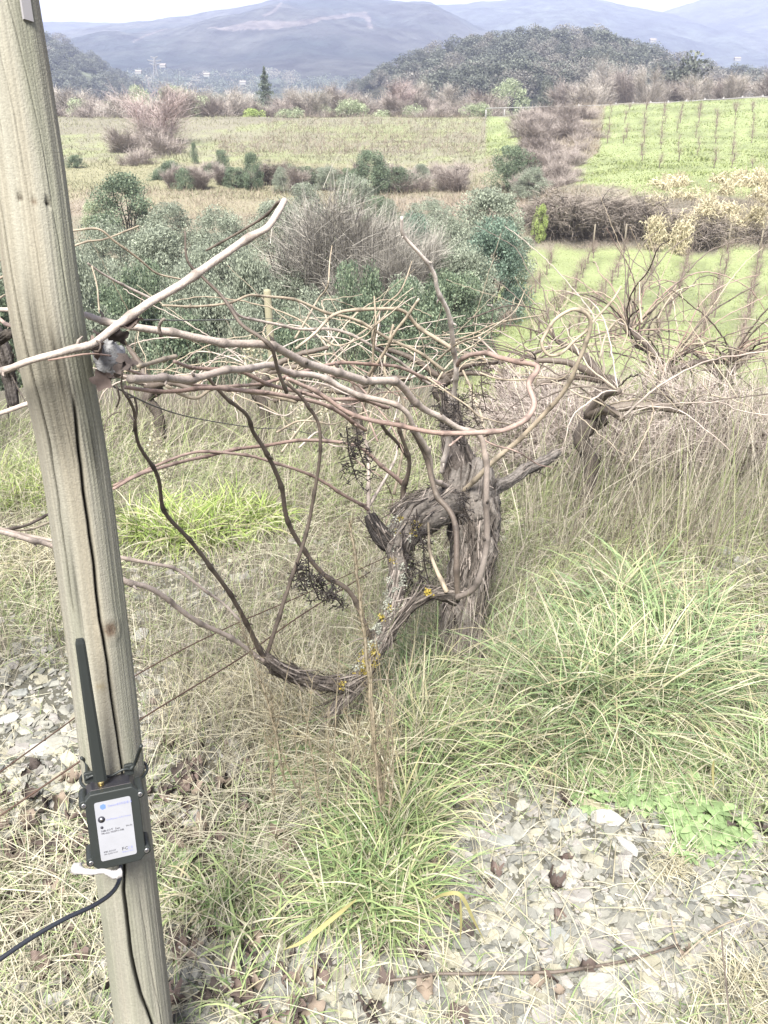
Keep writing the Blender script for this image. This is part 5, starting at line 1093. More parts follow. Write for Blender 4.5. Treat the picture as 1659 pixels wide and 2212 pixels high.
# ------------------------------------------------------------------ the old vine
def cane_arr(pts, wpx, seed, *cols, dk=0.0, **kw):
    return cane_arr_(pts, wpx, seed, *cols, dk=dk, **kw)
def cane_arr_(pts, wpx, seed, col1=C(206, 186, 176, 1.5), col2=C(168, 142, 128, 1.5), node=0.095, sides=10, rough=0.05, kink=0.0, dk=0.0):
    """pts: (u,v,depth); wpx: widths in picture units at start .. end; swollen nodes with short spurs"""
    g = np.random.default_rng(seed); p3 = np.array([P(*p) for p in pts]); w = np.interp(np.linspace(0, 1, len(pts)), np.linspace(0, 1, len(wpx)), wpx); dd = np.array([p[2] for p in pts]); r = w*dd/F/2*0.80
    s4 = spline(np.column_stack([p3, r]), step=0.007); s = s4[:, :3]; r = np.maximum(s4[:, 3], 0.0006)
    L_ = np.concatenate([[0], np.cumsum(np.linalg.norm(np.diff(s, axis=0), axis=1))]); ph = g.uniform(0, node)
    m = (L_+ph) % node; m = np.minimum(m, node-m); nodeb = np.exp(-(m/(node*0.085))**2)
    wob = np.stack([fbm(L_*16+seed, 0*L_, 0, 3, k)-0.5 for k in (1, 2, 3)], -1)*r[:, None]*0.45
    zig = (2*np.abs(2*(((L_+ph)/(2*node)) % 1)-1)-1)[:, None]*np.array([0.5, 0.3, 0.6])*r[:, None]*0.75
    s = s+wob+zig; rr_ = r*(1+0.30*nodeb)
    V, Q, T = tube_arr(s, rr_, sides, disp=1+rough*(g.random((len(s), sides))-0.5)*2)
    t = fbm(L_*7+seed*3, 0*L_, 0, 3, 6)[:, None]; c = col2*(1-t)+col1*t; c = c*(1-0.5*nodeb[:, None]); c = c*(1-0.55*np.clip((dk-L_/L_[-1])*8, 0, 1))[:, None]; c = np.vstack([np.repeat(c, sides, 0), c[0], c[-1]])
    c = c*g.uniform(0.9, 1.1, (len(c), 1)); A = Acc(); A.add(V, Q, c, T)
    tg_, U_, W2 = frames(s); k = np.nonzero((nodeb[1:-1] > nodeb[:-2]) & (nodeb[1:-1] > nodeb[2:]))[0]+1
    for q in k:
        if g.random() < 0.75:
            a = g.uniform(0, 2*PI); d = math.cos(a)*U_[q]+math.sin(a)*W2[q]+tg_[q]*0.5; l = r[q]*g.uniform(1.8, 3.4)
            v2, q2, t2 = tube_arr(np.array([s[q], s[q]+d*l*0.6, s[q]+d*l*0.85+tg_[q]*l*0.3]), [r[q]*0.6, r[q]*0.45, r[q]*0.2], 6); A.add(v2, q2, c[0]*0.8, t2)
    return A
PAL = (C(226, 213, 202, 1.75), C(202, 184, 170, 1.6)); RED = (C(214, 190, 178, 1.55), C(176, 146, 132, 1.4)); DRK = (C(164, 150, 136, 1.2), C(124, 108, 98, 1.0)); TAN = (C(222, 208, 184, 1.6), C(190, 172, 148, 1.45))
def cane(root, pts, w, seed, pal=PAL, name='cane', **k):
    A = cane_arr(pts, w, seed, pal[0], pal[1], **k); return link(name, A.mesh(name, M_cane, True, np.array(root.location)), root)
def bark(root, name, pts, wpx, seed, col=C(168, 160, 152, 1.35), dark=C(78, 70, 65, 1.0), sides=72, twist=3.0, dep=0.22, strips=0, step=0.006, lump=0.18, lichen=None, tube_tip=True):
    g = np.random.default_rng(seed); p3 = np.array([P(*p) for p in pts]); dd = np.array([p[2] for p in pts]); r = np.array(wpx)*dd/F/2
    s4 = spline(np.column_stack([p3, r]), step=step); s = s4[:, :3]; r = np.maximum(s4[:, 3], 0.003); L_ = np.concatenate([[0], np.cumsum(np.linalg.norm(np.diff(s, axis=0), axis=1))])
    a = np.linspace(0, 2*PI, sides, endpoint=False)[None]; l = L_[:, None]; tw = a+twist*l
    fib = fbm(np.cos(tw)*7+np.sin(tw*2)*0.6, np.sin(tw)*7, l*7, 4, seed); fine = fbm(np.cos(tw)*18, np.sin(tw)*18, l*22, 3, seed+5); big = fbm(np.cos(a)*1.4, np.sin(a)*1.4, l*14, 3, seed+9)
    rid = 1-np.abs(2*fib-1); D = 1+dep*(rid-0.75)+0.12*(fine-0.5)+lump*2*(big-0.5)
    s = s+np.stack([fbm(L_*22+seed, 0*L_, 0, 2, q)-0.5 for q in (1, 2, 3)], -1)*r[:, None]*0.35
    V, Q, T = tube_arr(s, r, sides, disp=D); k = np.clip((rid-0.55)*3+0.6*(fine-0.5), 0, 1)[..., None]; c = dark*(1-k)+col*k
    if lichen is not None:
        n1 = fbm(np.cos(a)*3+l*12, np.sin(a)*3, l*34, 4, seed+20); m = (n1 > 0.60-0.09*lichen)[..., None]; c = np.where(m, C(226, 228, 214, 1.6), c); m = (fbm(np.cos(a)*4, np.sin(a)*4, l*40+9, 3, seed+31) > 0.72-0.03*lichen)[..., None]; c = np.where(m, C(232, 214, 110, 1.5), c)
    c = c.reshape(-1, 3); c = np.vstack([c, c[0], c[-1]]); A = Acc(); A.add(V, Q, c, T)
    if strips:
        tg_, U_, W2 = frames(s); n = strips; q = g.integers(0, len(s)-1, n); al = g.uniform(0, 2*PI, n); nrm = np.cos(al)[:, None]*U_[q]+np.sin(al)[:, None]*W2[q]
        p = s[q]+nrm*(r[q]*1.04)[:, None]; tdir = tg_[q]*np.where(g.random(n) < 0.5, 1, -1)[:, None]+nrm*g.uniform(-0.05, 0.35, (n, 1))+g.normal(size=(n, 3))*0.12; side = np.cross(tdir, nrm); side /= np.linalg.norm(side, axis=1)[:, None]
        ln = g.uniform(0.02, 0.07, n)[:, None]; w = g.uniform(0.0008, 0.0022, n)[:, None]; b = [p+tdir*ln*t+nrm*(t**2)*ln*g.uniform(-0.1, 0.25, (n, 1)) for t in (0, 0.5, 1)]
        V = np.stack([b[0]-side*w, b[0]+side*w, b[1]-side*w, b[1]+side*w, b[2]-side*w*0.3, b[2]+side*w*0.3], 1).reshape(-1, 3); k0 = np.arange(n)[:, None]*6; Q = np.vstack([k0+np.array([[0, 1, 3, 2]]), k0+np.array([[2, 3, 5, 4]])])
        A.add(V, Q, np.repeat(tint(n, C(104, 95, 88, 1.3), C(196, 184, 174, 1.6), g, 1.3), 6, 0))
    return link(name, A.mesh(name, M_bark, True, np.array(root.location)), root)
def rachis(root, u, v, d, ln, seed, col=C(74, 66, 62, 1.2), name='dried_grape_stalk'):
    g = np.random.default_rng(seed); A = Acc(); c0 = P(u, v, d); s = spline([c0, c0+[0.004, 0, -ln*0.5], c0+[0.02, 0, -ln]], n=7); V, Q, T = tube_arr(s, 0.0016, 5); A.add(V, Q, col, T)
    for i in range(26):
        b = s[g.integers(1, len(s))]; a = g.uniform(0, 2*PI); l = ln*g.uniform(0.15, 0.36); e = b+np.array([math.cos(a)*l, math.sin(a)*l, -l*g.uniform(-0.3, 0.7)]); V, Q, T = tube_arr(np.array([b, (b+e)/2+g.normal(size=3)*0.002, e]), 0.0009, 4); A.add(V, Q, col, T)
        for _ in range(3):
            f = b+(e-b)*g.uniform(0.4, 1); h = f+g.normal(size=3)*0.006; V, Q, T = tube_arr(np.array([f, h]), [0.0007, 0.0014], 4); A.add(V, Q, col*0.9, T)
    return link(name, A.mesh(name, M_cane, False, np.array(root.location)), root)
b0 = hit(1005, 1420); vine = thing('old_grapevine', 'gnarled old grapevine with shaggy grey trunk in the middle of the picture', 'grapevine', b0)
D0 = 2.42
bark(vine, 'trunk', [(1000, 1450, D0), (1003, 1380, D0), (1008, 1300, D0), (1018, 1200, D0), (1022, 1140, D0), (1022, 1085, D0), (1015, 1035, D0)], [98, 92, 84, 88, 100, 112, 100], 1, strips=2200, lump=0.26, dep=0.34)
bark(vine, 'arm', [(1030, 1065, D0), (1005, 1020, D0), (990, 975, D0+.03), (978, 930, D0+.05), (972, 885, D0+.06), (970, 850, D0+.08)], [90, 80, 60, 48, 44, 28], 2, strips=120, dark=C(70, 64, 60), col=C(140, 130, 122, 1.3), lump=0.32)
bark(vine, 'arm', [(1035, 1085, D0), (1062, 1055, D0+.05), (1100, 1040, D0+.12), (1135, 1012, D0+.2), (1175, 998, D0+.3), (1205, 975, D0+.35)], [50, 40, 28, 25, 24, 16], 3, strips=60, lump=0.3)
bark(vine, 'arm', [(1010, 1075, D0), (975, 1085, D0-.05), (930, 1098, D0-.1), (885, 1130, D0-.16), (865, 1170, D0-.2), (862, 1215, D0-.22), (858, 1270, D0-.25), (850, 1320, D0-.28), (828, 1370, D0-.3), (800, 1420, D0-.33), (780, 1470, D0-.36), (745, 1510, D0-.38), (720, 1540, D0-.38)],
     [70, 74, 84, 76, 60, 40, 34, 34, 42, 36, 32, 28, 24], 4, strips=900, col=C(158, 150, 142, 1.2), dark=C(66, 60, 56), lump=0.25)
bark(vine, 'stub', [(880, 1150, D0-.15), (840, 1168, D0-.2), (812, 1140, D0-.22), (798, 1112, D0-.23)], [50, 44, 34, 24], 5, col=C(120, 114, 110, 1.1), dark=C(56, 53, 52), lump=0.3, strips=90)
bark(vine, 'arm', [(800, 1385, D0-.3), (848, 1345, D0-.3), (885, 1308, D0-.3), (930, 1283, D0-.3), (968, 1282, D0-.29), (990, 1290, D0-.28)], [34, 32, 28, 24, 34, 42], 6, strips=120, col=C(130, 122, 114, 1.1), dark=C(62, 58, 54), lump=0.35)
bark(vine, 'arm', [(778, 1462, D0-.36), (735, 1478, D0-.4), (690, 1473, D0-.45), (640, 1460, D0-.5), (600, 1442, D0-.55), (575, 1420, D0-.58)], [34, 34, 32, 30, 32, 24], 7, strips=200, lump=0.28, col=C(140, 130, 122, 1.4), dark=C(66, 60, 56))
bark(vine, 'arm', [(985, 1050, D0), (930, 1068, D0-.08), (880, 1088, D0-.12), (850, 1105, D0-.14)], [34, 30, 28, 22], 8, strips=200, lump=0.4, col=C(140, 132, 122, 1.3), dark=C(60, 56, 52))
# sawn face
q = P(716, 1546, D0-.38); V, Q, T = tube_arr(np.array([q+[0.004, 0.0, 0.008], q, q+[-0.002, -0.002, -0.004]]), [0.014, 0.0145, 0.013], 20); part('sawn_end', vine, V, Q, C(170, 158, 140, 1.3), M_bark, True, T)
# lichen cushions sitting on the old arm: grey white crusts and yellow ones
path_ = spline([P(*p) for p in [(885, 1130, D0-.16), (865, 1170, D0-.2), (862, 1215, D0-.22), (858, 1270, D0-.25), (850, 1320, D0-.28), (828, 1370, D0-.3), (800, 1420, D0-.33), (780, 1465, D0-.36)]], n=12)
rr2 = np.interp(np.linspace(0, 1, len(path_)), [0, .15, .4, .7, 1], [0.038, 0.024, 0.018, 0.022, 0.018])
gl = np.random.default_rng(21)
for i in range(64):
    k = gl.integers(8, len(path_)) if i < 46 else gl.integers(0, 10); vd = np.array([0, 0, EYE])-path_[k]; vd /= np.linalg.norm(vd); sd_ = np.cross(vd, path_[min(k+1, len(path_)-1)]-path_[k-1]); sd_ /= np.linalg.norm(sd_)
    a = gl.normal()*0.55-0.35; q = path_[k]+(math.cos(a)*vd+math.sin(a)*sd_)*(rr2[k]*1.12+0.003); m = 60; sz_ = gl.uniform(0.003, 0.007)
    V = q+gl.normal(size=(m, 3))*sz_; yel = gl.random() < 0.3; V, Q, c = leaves(V, 0.005, 0.9, C(232, 212, 110, 1.4) if yel else C(226, 229, 212, 1.7), updir=np.tile(vd, (m, 1)), bias=0.2); part('lichen', vine, V, Q, c*gl.uniform(0.8, 1.1), M_leaf, False)
for (u, v, d) in ((780, 1452, D0-.37), (792, 1440, D0-.36), (772, 1462, D0-.38), (925, 1280, D0-.33), (735, 1478, D0-.42), (908, 1112, D0-.16), (890, 1115, D0-.18)):
    V = P(u, v, d)+gl.normal(size=(70, 3))*0.005; V, Q, c = leaves(V, 0.006, 0.8, C(236, 210, 96, 1.4)); part('lichen', vine, V, Q, c, M_leaf, False)
# canes traced on the vine: (u, v, depth)
n_ = 0
def Cn(pts, w, pal=PAL, root=None, **k):
    global n_; n_ += 1; return cane(root or vine, pts, w, 1000+n_, pal, **k)
Cn([(868, 468, 1.75), (872, 505, 1.78), (905, 548, 1.82), (937, 592, 1.87), (945, 622, 1.9), (966, 670, 1.96), (975, 720, 2.02), (984, 770, 2.1), (985, 805, 2.13), (980, 850, 2.2), (975, 900, 2.26), (966, 965, 2.34), (955, 1020, 2.4)], [8, 11, 13, 14, 14], (C(236, 226, 216, 2.3), C(222, 208, 196, 2.1)))
Cn([(975, 1050, 2.4), (940, 1040, 2.2), (925, 985, 2.1), (895, 920, 2.0), (868, 885, 1.95), (800, 858, 1.9), (740, 838, 1.85), (680, 812, 1.8), (620, 802, 1.72), (570, 790, 1.62), (500, 800, 1.5), (440, 812, 1.42), (380, 820, 1.35), (285, 816, 1.22)], [14, 14, 15, 17, 20, 22])
Cn([(988, 1290, 2.12), (988, 1210, 2.08), (978, 1120, 2.1), (950, 1075, 2.12), (936, 1045, 2.12), (918, 985, 2.1), (893, 925, 2.05)], [17, 15, 14, 14], DRK)
Cn([(985, 1295, 2.1), (1025, 1270, 2.05), (1043, 1225, 2.02), (1051, 1150, 2.0), (1053, 1070, 1.97), (1047, 995, 1.95), (1034, 938, 1.92), (985, 920, 1.88), (930, 893, 1.82), (895, 862, 1.76), (858, 830, 1.7), (800, 820, 1.62), (720, 805, 1.52), (640, 772, 1.42), (560, 745, 1.34), (460, 735, 1.27), (340, 716, 1.2), (262, 699, 1.17), (186, 680, 1.2)], [16, 17, 16, 15, 19, 22, 22, 20, 18], PAL, dk=0.30)
Cn([(985, 800, 2.15), (990, 785, 2.1), (1005, 770, 2.06), (1042, 764, 2.0), (1080, 773, 1.95), (1148, 785, 1.9), (1160, 800, 1.88), (1140, 832, 1.86), (1155, 870, 1.84), (1140, 900, 1.83), (1105, 922, 1.82), (1070, 934, 1.8), (990, 935, 1.78), (910, 930, 1.76), (830, 914, 1.74), (760, 892, 1.72), (690, 853, 1.68), (620, 816, 1.62)], [11, 14, 15, 13, 11], RED)
Cn([(1000, 1062, 2.35), (1060, 1003, 2.25), (1118, 952, 2.2), (1180, 890, 2.15), (1222, 838, 2.1), (1246, 790, 2.06), (1262, 748, 2.03), (1276, 704, 2.0), (1268, 676, 1.98), (1240, 667, 1.97), (1200, 690, 1.96), (1178, 722, 1.96), (1170, 745, 1.96), (1186, 766, 1.97), (1215, 760, 1.98), (1240, 737, 2.0), (1268, 714, 2.01), (1285, 690, 2.02), (1320, 652, 2.04), (1342, 618, 2.05)], [14, 12, 10, 8, 6], TAN)
Cn([(440, 808, 1.5), (480, 850, 1.55), (530, 893, 1.62), (545, 932, 1.68), (582, 985, 1.74), (605, 1050, 1.8), (622, 1120, 1.86), (652, 1185, 1.92), (692, 1232, 1.96), (742, 1266, 2.0), (762, 1292, 2.02), (785, 1340, 2.05), (808, 1388, 2.1)], [9, 12, 13, 13], DRK)
Cn([(615, 826, 1.6), (655, 860, 1.64), (686, 910, 1.68), (691, 962, 1.7), (684, 1040, 1.74), (666, 1130, 1.78), (650, 1190, 1.8), (626, 1262, 1.82), (600, 1340, 1.84), (577, 1415, 1.86)], [9, 9, 10, 12], DRK)
Cn([(272, 852, 1.25), (290, 890, 1.3), (300, 960, 1.36), (340, 1030, 1.42), (356, 1102, 1.48), (410, 1170, 1.55), (456, 1222, 1.62), (500, 1292, 1.7), (532, 1340, 1.76), (556, 1400, 1.82), (575, 1435, 1.85)], [8, 11, 12, 14], DRK)
Cn([(-40, 1140, 1.35), (60, 1163, 1.4), (120, 1180, 1.44), (265, 1250, 1.52), (320, 1268, 1.56), (380, 1312, 1.62), (430, 1342, 1.67), (490, 1375, 1.74), (535, 1402, 1.8), (572, 1428, 1.84)], [13, 15, 14, 12], PAL)
Cn([(-40, 1132, 1.5), (60, 1155, 1.55), (130, 1172, 1.58), (260, 1202, 1.62), (330, 1218, 1.66), (382, 1232, 1.7), (440, 1272, 1.74), (482, 1303, 1.78), (520, 1345, 1.8)], [9, 10, 9, 6], PAL)
Cn([(245, 1056, 1.6), (300, 1024, 1.65), (350, 1010, 1.7), (440, 986, 1.8), (520, 970, 1.9), (605, 957, 2.0), (700, 951, 2.1), (762, 962, 2.15), (802, 985, 2.2), (840, 1018, 2.25), (872, 1050, 2.3)], [9, 9, 9, 12], RED)
Cn([(245, 1048, 1.7), (350, 1001, 1.75), (430, 975, 1.8), (500, 980, 1.85), (600, 1000, 1.95), (700, 1042, 2.05), (745, 1070, 2.1), (795, 1102, 2.18)], [7, 8, 9], RED)
Cn([(400, 500, 1.35), (405, 560, 1.36), (438, 598, 1.37), (480, 642, 1.38), (520, 700, 1.36), (560, 725, 1.34), (588, 748, 1.34), (600, 800, 1.38), (618, 850, 1.42)], [5, 9, 11, 10], DRK)
Cn([(350, 660, 1.7), (430, 661, 1.75), (496, 655, 1.8), (540, 637, 1.85), (580, 640, 1.9), (640, 650, 1.95), (702, 673, 2.0), (762, 690, 2.05), (830, 725, 2.1), (900, 760, 2.15), (960, 800, 2.2)], [6, 7, 8, 9], TAN)
Cn([(496, 655, 1.82), (515, 680, 1.85), (560, 692, 1.9), (640, 710, 1.98), (720, 712, 2.05), (790, 740, 2.1), (850, 775, 2.2), (930, 830, 2.3)], [7, 8, 8], PAL)
Cn([(640, 752, 1.9), (680, 720, 1.92), (718, 682, 1.95), (762, 669, 1.98), (820, 668, 2.02), (870, 673, 2.06), (900, 700, 2.1), (940, 730, 2.12), (982, 760, 2.14)], [7, 9, 10, 12], TAN)
Cn([(905, 645, 1.9), (880, 682, 1.93), (850, 722, 1.96), (828, 765, 2.0), (790, 820, 2.05)], [7, 8, 9], TAN)
Cn([(808, 640, 2.0), (812, 700, 2.0), (806, 760, 2.05), (800, 830, 2.1), (780, 900, 2.2)], [4, 7, 8], TAN)
Cn([(858, 905, 2.1), (880, 985, 2.2), (882, 1020, 2.25), (872, 1060, 2.3), (870, 1100, 2.32)], [10, 12, 20], DRK)
Cn([(822, 915, 1.95), (850, 948, 2.05), (878, 985, 2.15)], [10, 9], DRK)
Cn([(1240, 500, 2.6), (1120, 540, 2.7)][:0] or [(1000, 1050, 2.5), (1045, 985, 2.55), (1040, 900, 2.6), (1020, 850, 2.65), (1000, 800, 2.7)], [9, 8, 6], TAN)
Cn([(795, 1110, 2.2), (797, 1060, 2.2), (796, 1010, 2.2), (790, 960, 2.2), (770, 900, 2.15), (755, 860, 2.1)], [11, 9, 7], PAL)
Cn([(270, 838, 1.3), (380, 845, 1.4), (470, 838, 1.5), (560, 848, 1.6), (660, 862, 1.7), (740, 895, 1.8), (790, 930, 1.9)], [11, 12, 10], RED)
Cn([(360, 832, 1.45), (420, 860, 1.5), (470, 838, 1.55), (560, 850, 1.65), (640, 870, 1.7)], [10, 9, 8], TAN)
Cn([(375, 782, 1.45), (430, 795, 1.55), (520, 805, 1.6), (600, 835, 1.7), (690, 858, 1.8), (780, 865, 1.9), (840, 880, 2.0)], [10, 11, 10], RED)
Cn([(260, 795, 1.25), (330, 815, 1.35), (420, 830, 1.5), (510, 835, 1.6), (600, 820, 1.75), (700, 790, 1.9), (800, 785, 2.0), (880, 800, 2.1), (950, 830, 2.2)], [8, 9, 9], RED)
Cn([(300, 790, 1.5), (350, 778, 1.6), (380, 770, 1.65)], [12, 13], TAN)
Cn([(850, 700, 2.3), (830, 800, 2.3), (870, 860, 2.35), (872, 960, 2.4), (850, 1070, 2.4)], [6, 8, 8], TAN)
Cn([(925, 1130, 2.2), (930, 1190, 2.15), (945, 1240, 2.12), (965, 1280, 2.1)], [6, 10, 14], TAN, dk=0.6)
Cn([(800, 1090, 2.3), (850, 1000, 2.35), (860, 960, 2.4)], [8, 6], PAL)
for (u, v, d, l, sd_) in ((665, 1205, 1.8, 0.10, 1), (690, 1235, 1.85, 0.07, 2), (750, 930, 1.95, 0.12, 3), (915, 1170, 2.2, 0.13, 4), (880, 1190, 2.2, 0.12, 5), (905, 1230, 2.15, 0.08, 6), (960, 830, 2.2, 0.12, 7), (990, 850, 2.3, 0.10, 8)): rachis(vine, u, v, d, l, 900+sd_)
for (u, v, d, l, sd_) in ((640, 1215, 1.8, 0.07, 21), (715, 1255, 1.88, 0.06, 22), (770, 920, 1.95, 0.1, 23), (980, 870, 2.1, 0.1, 24), (955, 850, 2.15, 0.09, 25), (870, 1150, 2.15, 0.12, 26), (900, 1100, 2.15, 0.1, 27), (1000, 1060, 2.2, 0.08, 28)): rachis(vine, u, v, d, l, 900+sd_)
for (u, v, d, l, sd_) in ((1040, 780, 2.4, 0.14, 9), (1020, 830, 2.4, 0.12, 10)): rachis(vine, u, v, d, l, 900+sd_, C(110, 98, 88, 1.3))
# random thin side shoots and tendrils of the old vine
gt = np.random.default_rng(404)
for i in range(24):
    u, v, d = gt.uniform(520, 1120), gt.uniform(720, 980), gt.uniform(2.0, 2.9); a = gt.uniform(-0.6, 0.6)+(0 if gt.random() < 0.6 else 1.4); pts = [(u, v, d)]
    for k in range(5):
        a += gt.normal()*0.35; st = gt.uniform(30, 60); u += math.cos(a)*st; v -= math.sin(a)*st; d += gt.normal()*0.05; pts.append((u, v, d))
    Cn(pts, [gt.uniform(4, 6.5), gt.uniform(2, 3)], [TAN, PAL, TAN, RED][i % 4], sides=6)
# ------------------------------------------------------------------ vine tied to the post from the left
b1 = hit(-420, 1250); vl = thing('tied_grapevine', 'grapevine canes coming in from the left and tied round the post', 'grapevine', b1)
bark(vl, 'trunk', [(-420, 1300, 1.9), (-400, 1150, 1.85), (-380, 1000, 1.8), (-330, 900, 1.75)], [80, 74, 70, 50], 31, strips=120)
bark(vl, 'arm', [(-330, 900, 1.75), (-250, 850, 1.7), (-150, 800, 1.6), (-60, 770, 1.45), (20, 720, 1.3)], [46, 40, 34, 28, 22], 32, strips=40, dark=C(60, 56, 52), col=C(120, 112, 104, 1.2))
Cn([(-120, 830, 1.2), (0, 801, 1.07), (60, 781, 1.045), (130, 764, 1.04), (190, 748, 1.05), (215, 733, 1.07), (250, 705, 1.08), (328, 651, 1.1), (400, 611, 1.12), (470, 560, 1.14), (540, 511, 1.16), (578, 490, 1.17), (600, 458, 1.18), (613, 434, 1.19)], [15, 18, 19, 21, 23, 22, 20, 20, 17], PAL, vl)
Cn([(613, 436, 1.19), (600, 438, 1.21), (585, 455, 1.23), (560, 475, 1.25), (500, 512, 1.28), (445, 542, 1.3)], [14, 8, 7, 6], DRK, vl)
Cn([(-100, 660, 1.5), (0, 669, 1.42), (40, 672, 1.4), (110, 675, 1.35), (190, 682, 1.25)], [12, 12, 13], PAL, vl)
Cn([(-80, 910, 1.4), (0, 892, 1.38), (62, 872, 1.36)], [12, 13], PAL, vl)
Cn([(-60, 640, 1.6), (0, 690, 1.5), (50, 712, 1.4), (100, 720, 1.35)], [12, 10, 7], RED, vl)
Cn([(155, 498, 1.9), (212, 494, 1.92), (250, 524, 1.95), (300, 560, 2.0), (340, 590, 2.05), (392, 604, 2.1)], [6, 6, 5], TAN, vl); Cn([(158, 532, 1.9), (190, 521, 1.92), (232, 515, 1.95), (300, 488, 2.0)], [6, 5, 4], TAN, vl)
Cn([(190, 568, 1.8), (232, 598, 1.85), (275, 622, 1.9), (330, 645, 1.95)], [4, 7, 8], PAL, vl); Cn([(198, 575, 1.8), (210, 620, 1.8), (215, 675, 1.8)], [4, 4], TAN, vl)
Cn([(-60, 620, 1.8), (0, 562, 1.8), (40, 545, 1.85)], [6, 5], TAN, vl); Cn([(-60, 640, 1.8), (0, 600, 1.8), (50, 585, 1.85)], [8, 6], TAN, vl); Cn([(-60, 1145, 1.8), (40, 1140, 1.9), (110, 1107, 2.0)], [8, 8], DRK, vl); Cn([(-20, 1140, 2.0), (60, 1145, 2.1), (118, 1122, 2.2)], [6, 6], TAN, vl)
bark(vl, 'arm', [(-20, 700, 1.5), (10, 770, 1.52), (20, 820, 1.55), (28, 875, 1.56)], [30, 34, 28, 22], 33, strips=30, dark=C(90, 84, 80), col=C(150, 142, 136, 1.3))
# the knot: wrapped rag, dark crumpled leaves, curled tendrils, twine
kn = P(236, 772, 1.12); knot_ = thing('tie_knot', 'pale rag knot with dark dried leaves holding the canes to the post', 'rag', kn)
g = np.random.default_rng(61)
ph, tt_ = np.meshgrid(np.linspace(0, 2*PI, 36, endpoint=False), np.linspace(0.02, PI-0.02, 22)); nr_ = fbm(np.cos(ph)*2.4, np.sin(ph)*2.4, tt_*2.4, 4, 12)
R_ = 0.022*(0.62+0.8*nr_); V = np.stack([R_*np.sin(tt_)*np.cos(ph)*0.85, R_*np.sin(tt_)*np.sin(ph)*0.7, R_*np.cos(tt_)*1.15], -1).reshape(-1, 3)
i = np.arange(21)[:, None]*36; j = np.arange(36)[None]; Q = np.stack([i+j, i+36+j, i+36+(j+1) % 36, i+(j+1) % 36], -1).reshape(-1, 4)
link('rag', mesh_np('rag', V, Q, np.outer(0.8+0.5*nr_.ravel(), C(212, 212, 214, 1.1)), M_bark, True), knot_)
for (u, v, k, s_) in ((215, 742, 0.022, 0), (250, 728, 0.018, 2), (262, 800, 0.020, 2), (222, 822, 0.016, 0), (205, 752, 0.014, 1), (275, 775, 0.016, 2), (282, 700, 0.017, 0)):
    o = link('dried_leaf', DL[s_*1 % 8], knot_, P(u, v, 1.09)-kn); o.scale = (k*1.6, k*1.6, k*1.5); o.rotation_euler = tuple(g.uniform(0, 6, 3))
def tendril(root, pts, w, seed, name='tendril', pal=DRK): return cane(root, pts, w, seed, pal, name, sides=6, node=0.5)
tendril(knot_, [(225, 930, 1.15), (232, 905, 1.15), (248, 892, 1.15), (262, 890, 1.15)], [4, 4], 1); tendril(knot_, [(265, 800, 1.12), (262, 835, 1.13), (275, 860, 1.14), (290, 858, 1.15), (296, 885, 1.16), (292, 910, 1.17), (280, 895, 1.18)], [5, 6, 5], 2)
tendril(knot_, [(250, 830, 1.12), (258, 860, 1.13), (252, 880, 1.14)], [5, 4], 3); tendril(knot_, [(350, 725, 1.17), (345, 705, 1.16), (352, 690, 1.15), (358, 688, 1.15)], [9, 5], 4, pal=PAL)
tendril(knot_, [(196, 745, 1.08), (206, 735, 1.06), (218, 742, 1.05), (214, 758, 1.05), (200, 756, 1.06)], [5, 5], 5); tendril(knot_, [(105, 778, 1.035), (150, 770, 1.03), (195, 764, 1.04), (240, 768, 1.08)], [6, 5], 6, 'twine', RED)
# dry woolly flower heads caught among the canes
for i, (u, v, d) in enumerate([(540, 760, 2.0), (560, 775, 2.0), (640, 880, 2.1), (750, 940, 2.0), (700, 870, 2.2), (330, 960, 1.9), (360, 1015, 1.9)]):
    q = P(u, v, d); m = 160; p = q+rng.normal(size=(m, 3))*np.array([0.008, 0.008, 0.022]); V, Q, c = leaves(p, rng.uniform(0.004, 0.009, m), 0.6, tint(m, C(215, 206, 170, 1.6), C(236, 232, 205, 1.8), rng)); tag(link('dry_flower_head', mesh_np('dry_flower_head', V-q, Q, c, M_leaf), None, q), ['cream dry flower head above the canes left of the second post', 'second cream flower head beside the slim post', 'dry flower head below the long cane', 'fluffy dry head hanging over the reddish cane', 'pale dry head between the canes in the centre', 'pale woolly seed spike right of the post', 'lower end of the woolly seed spike near the arched canes'][i], 'dry flower')
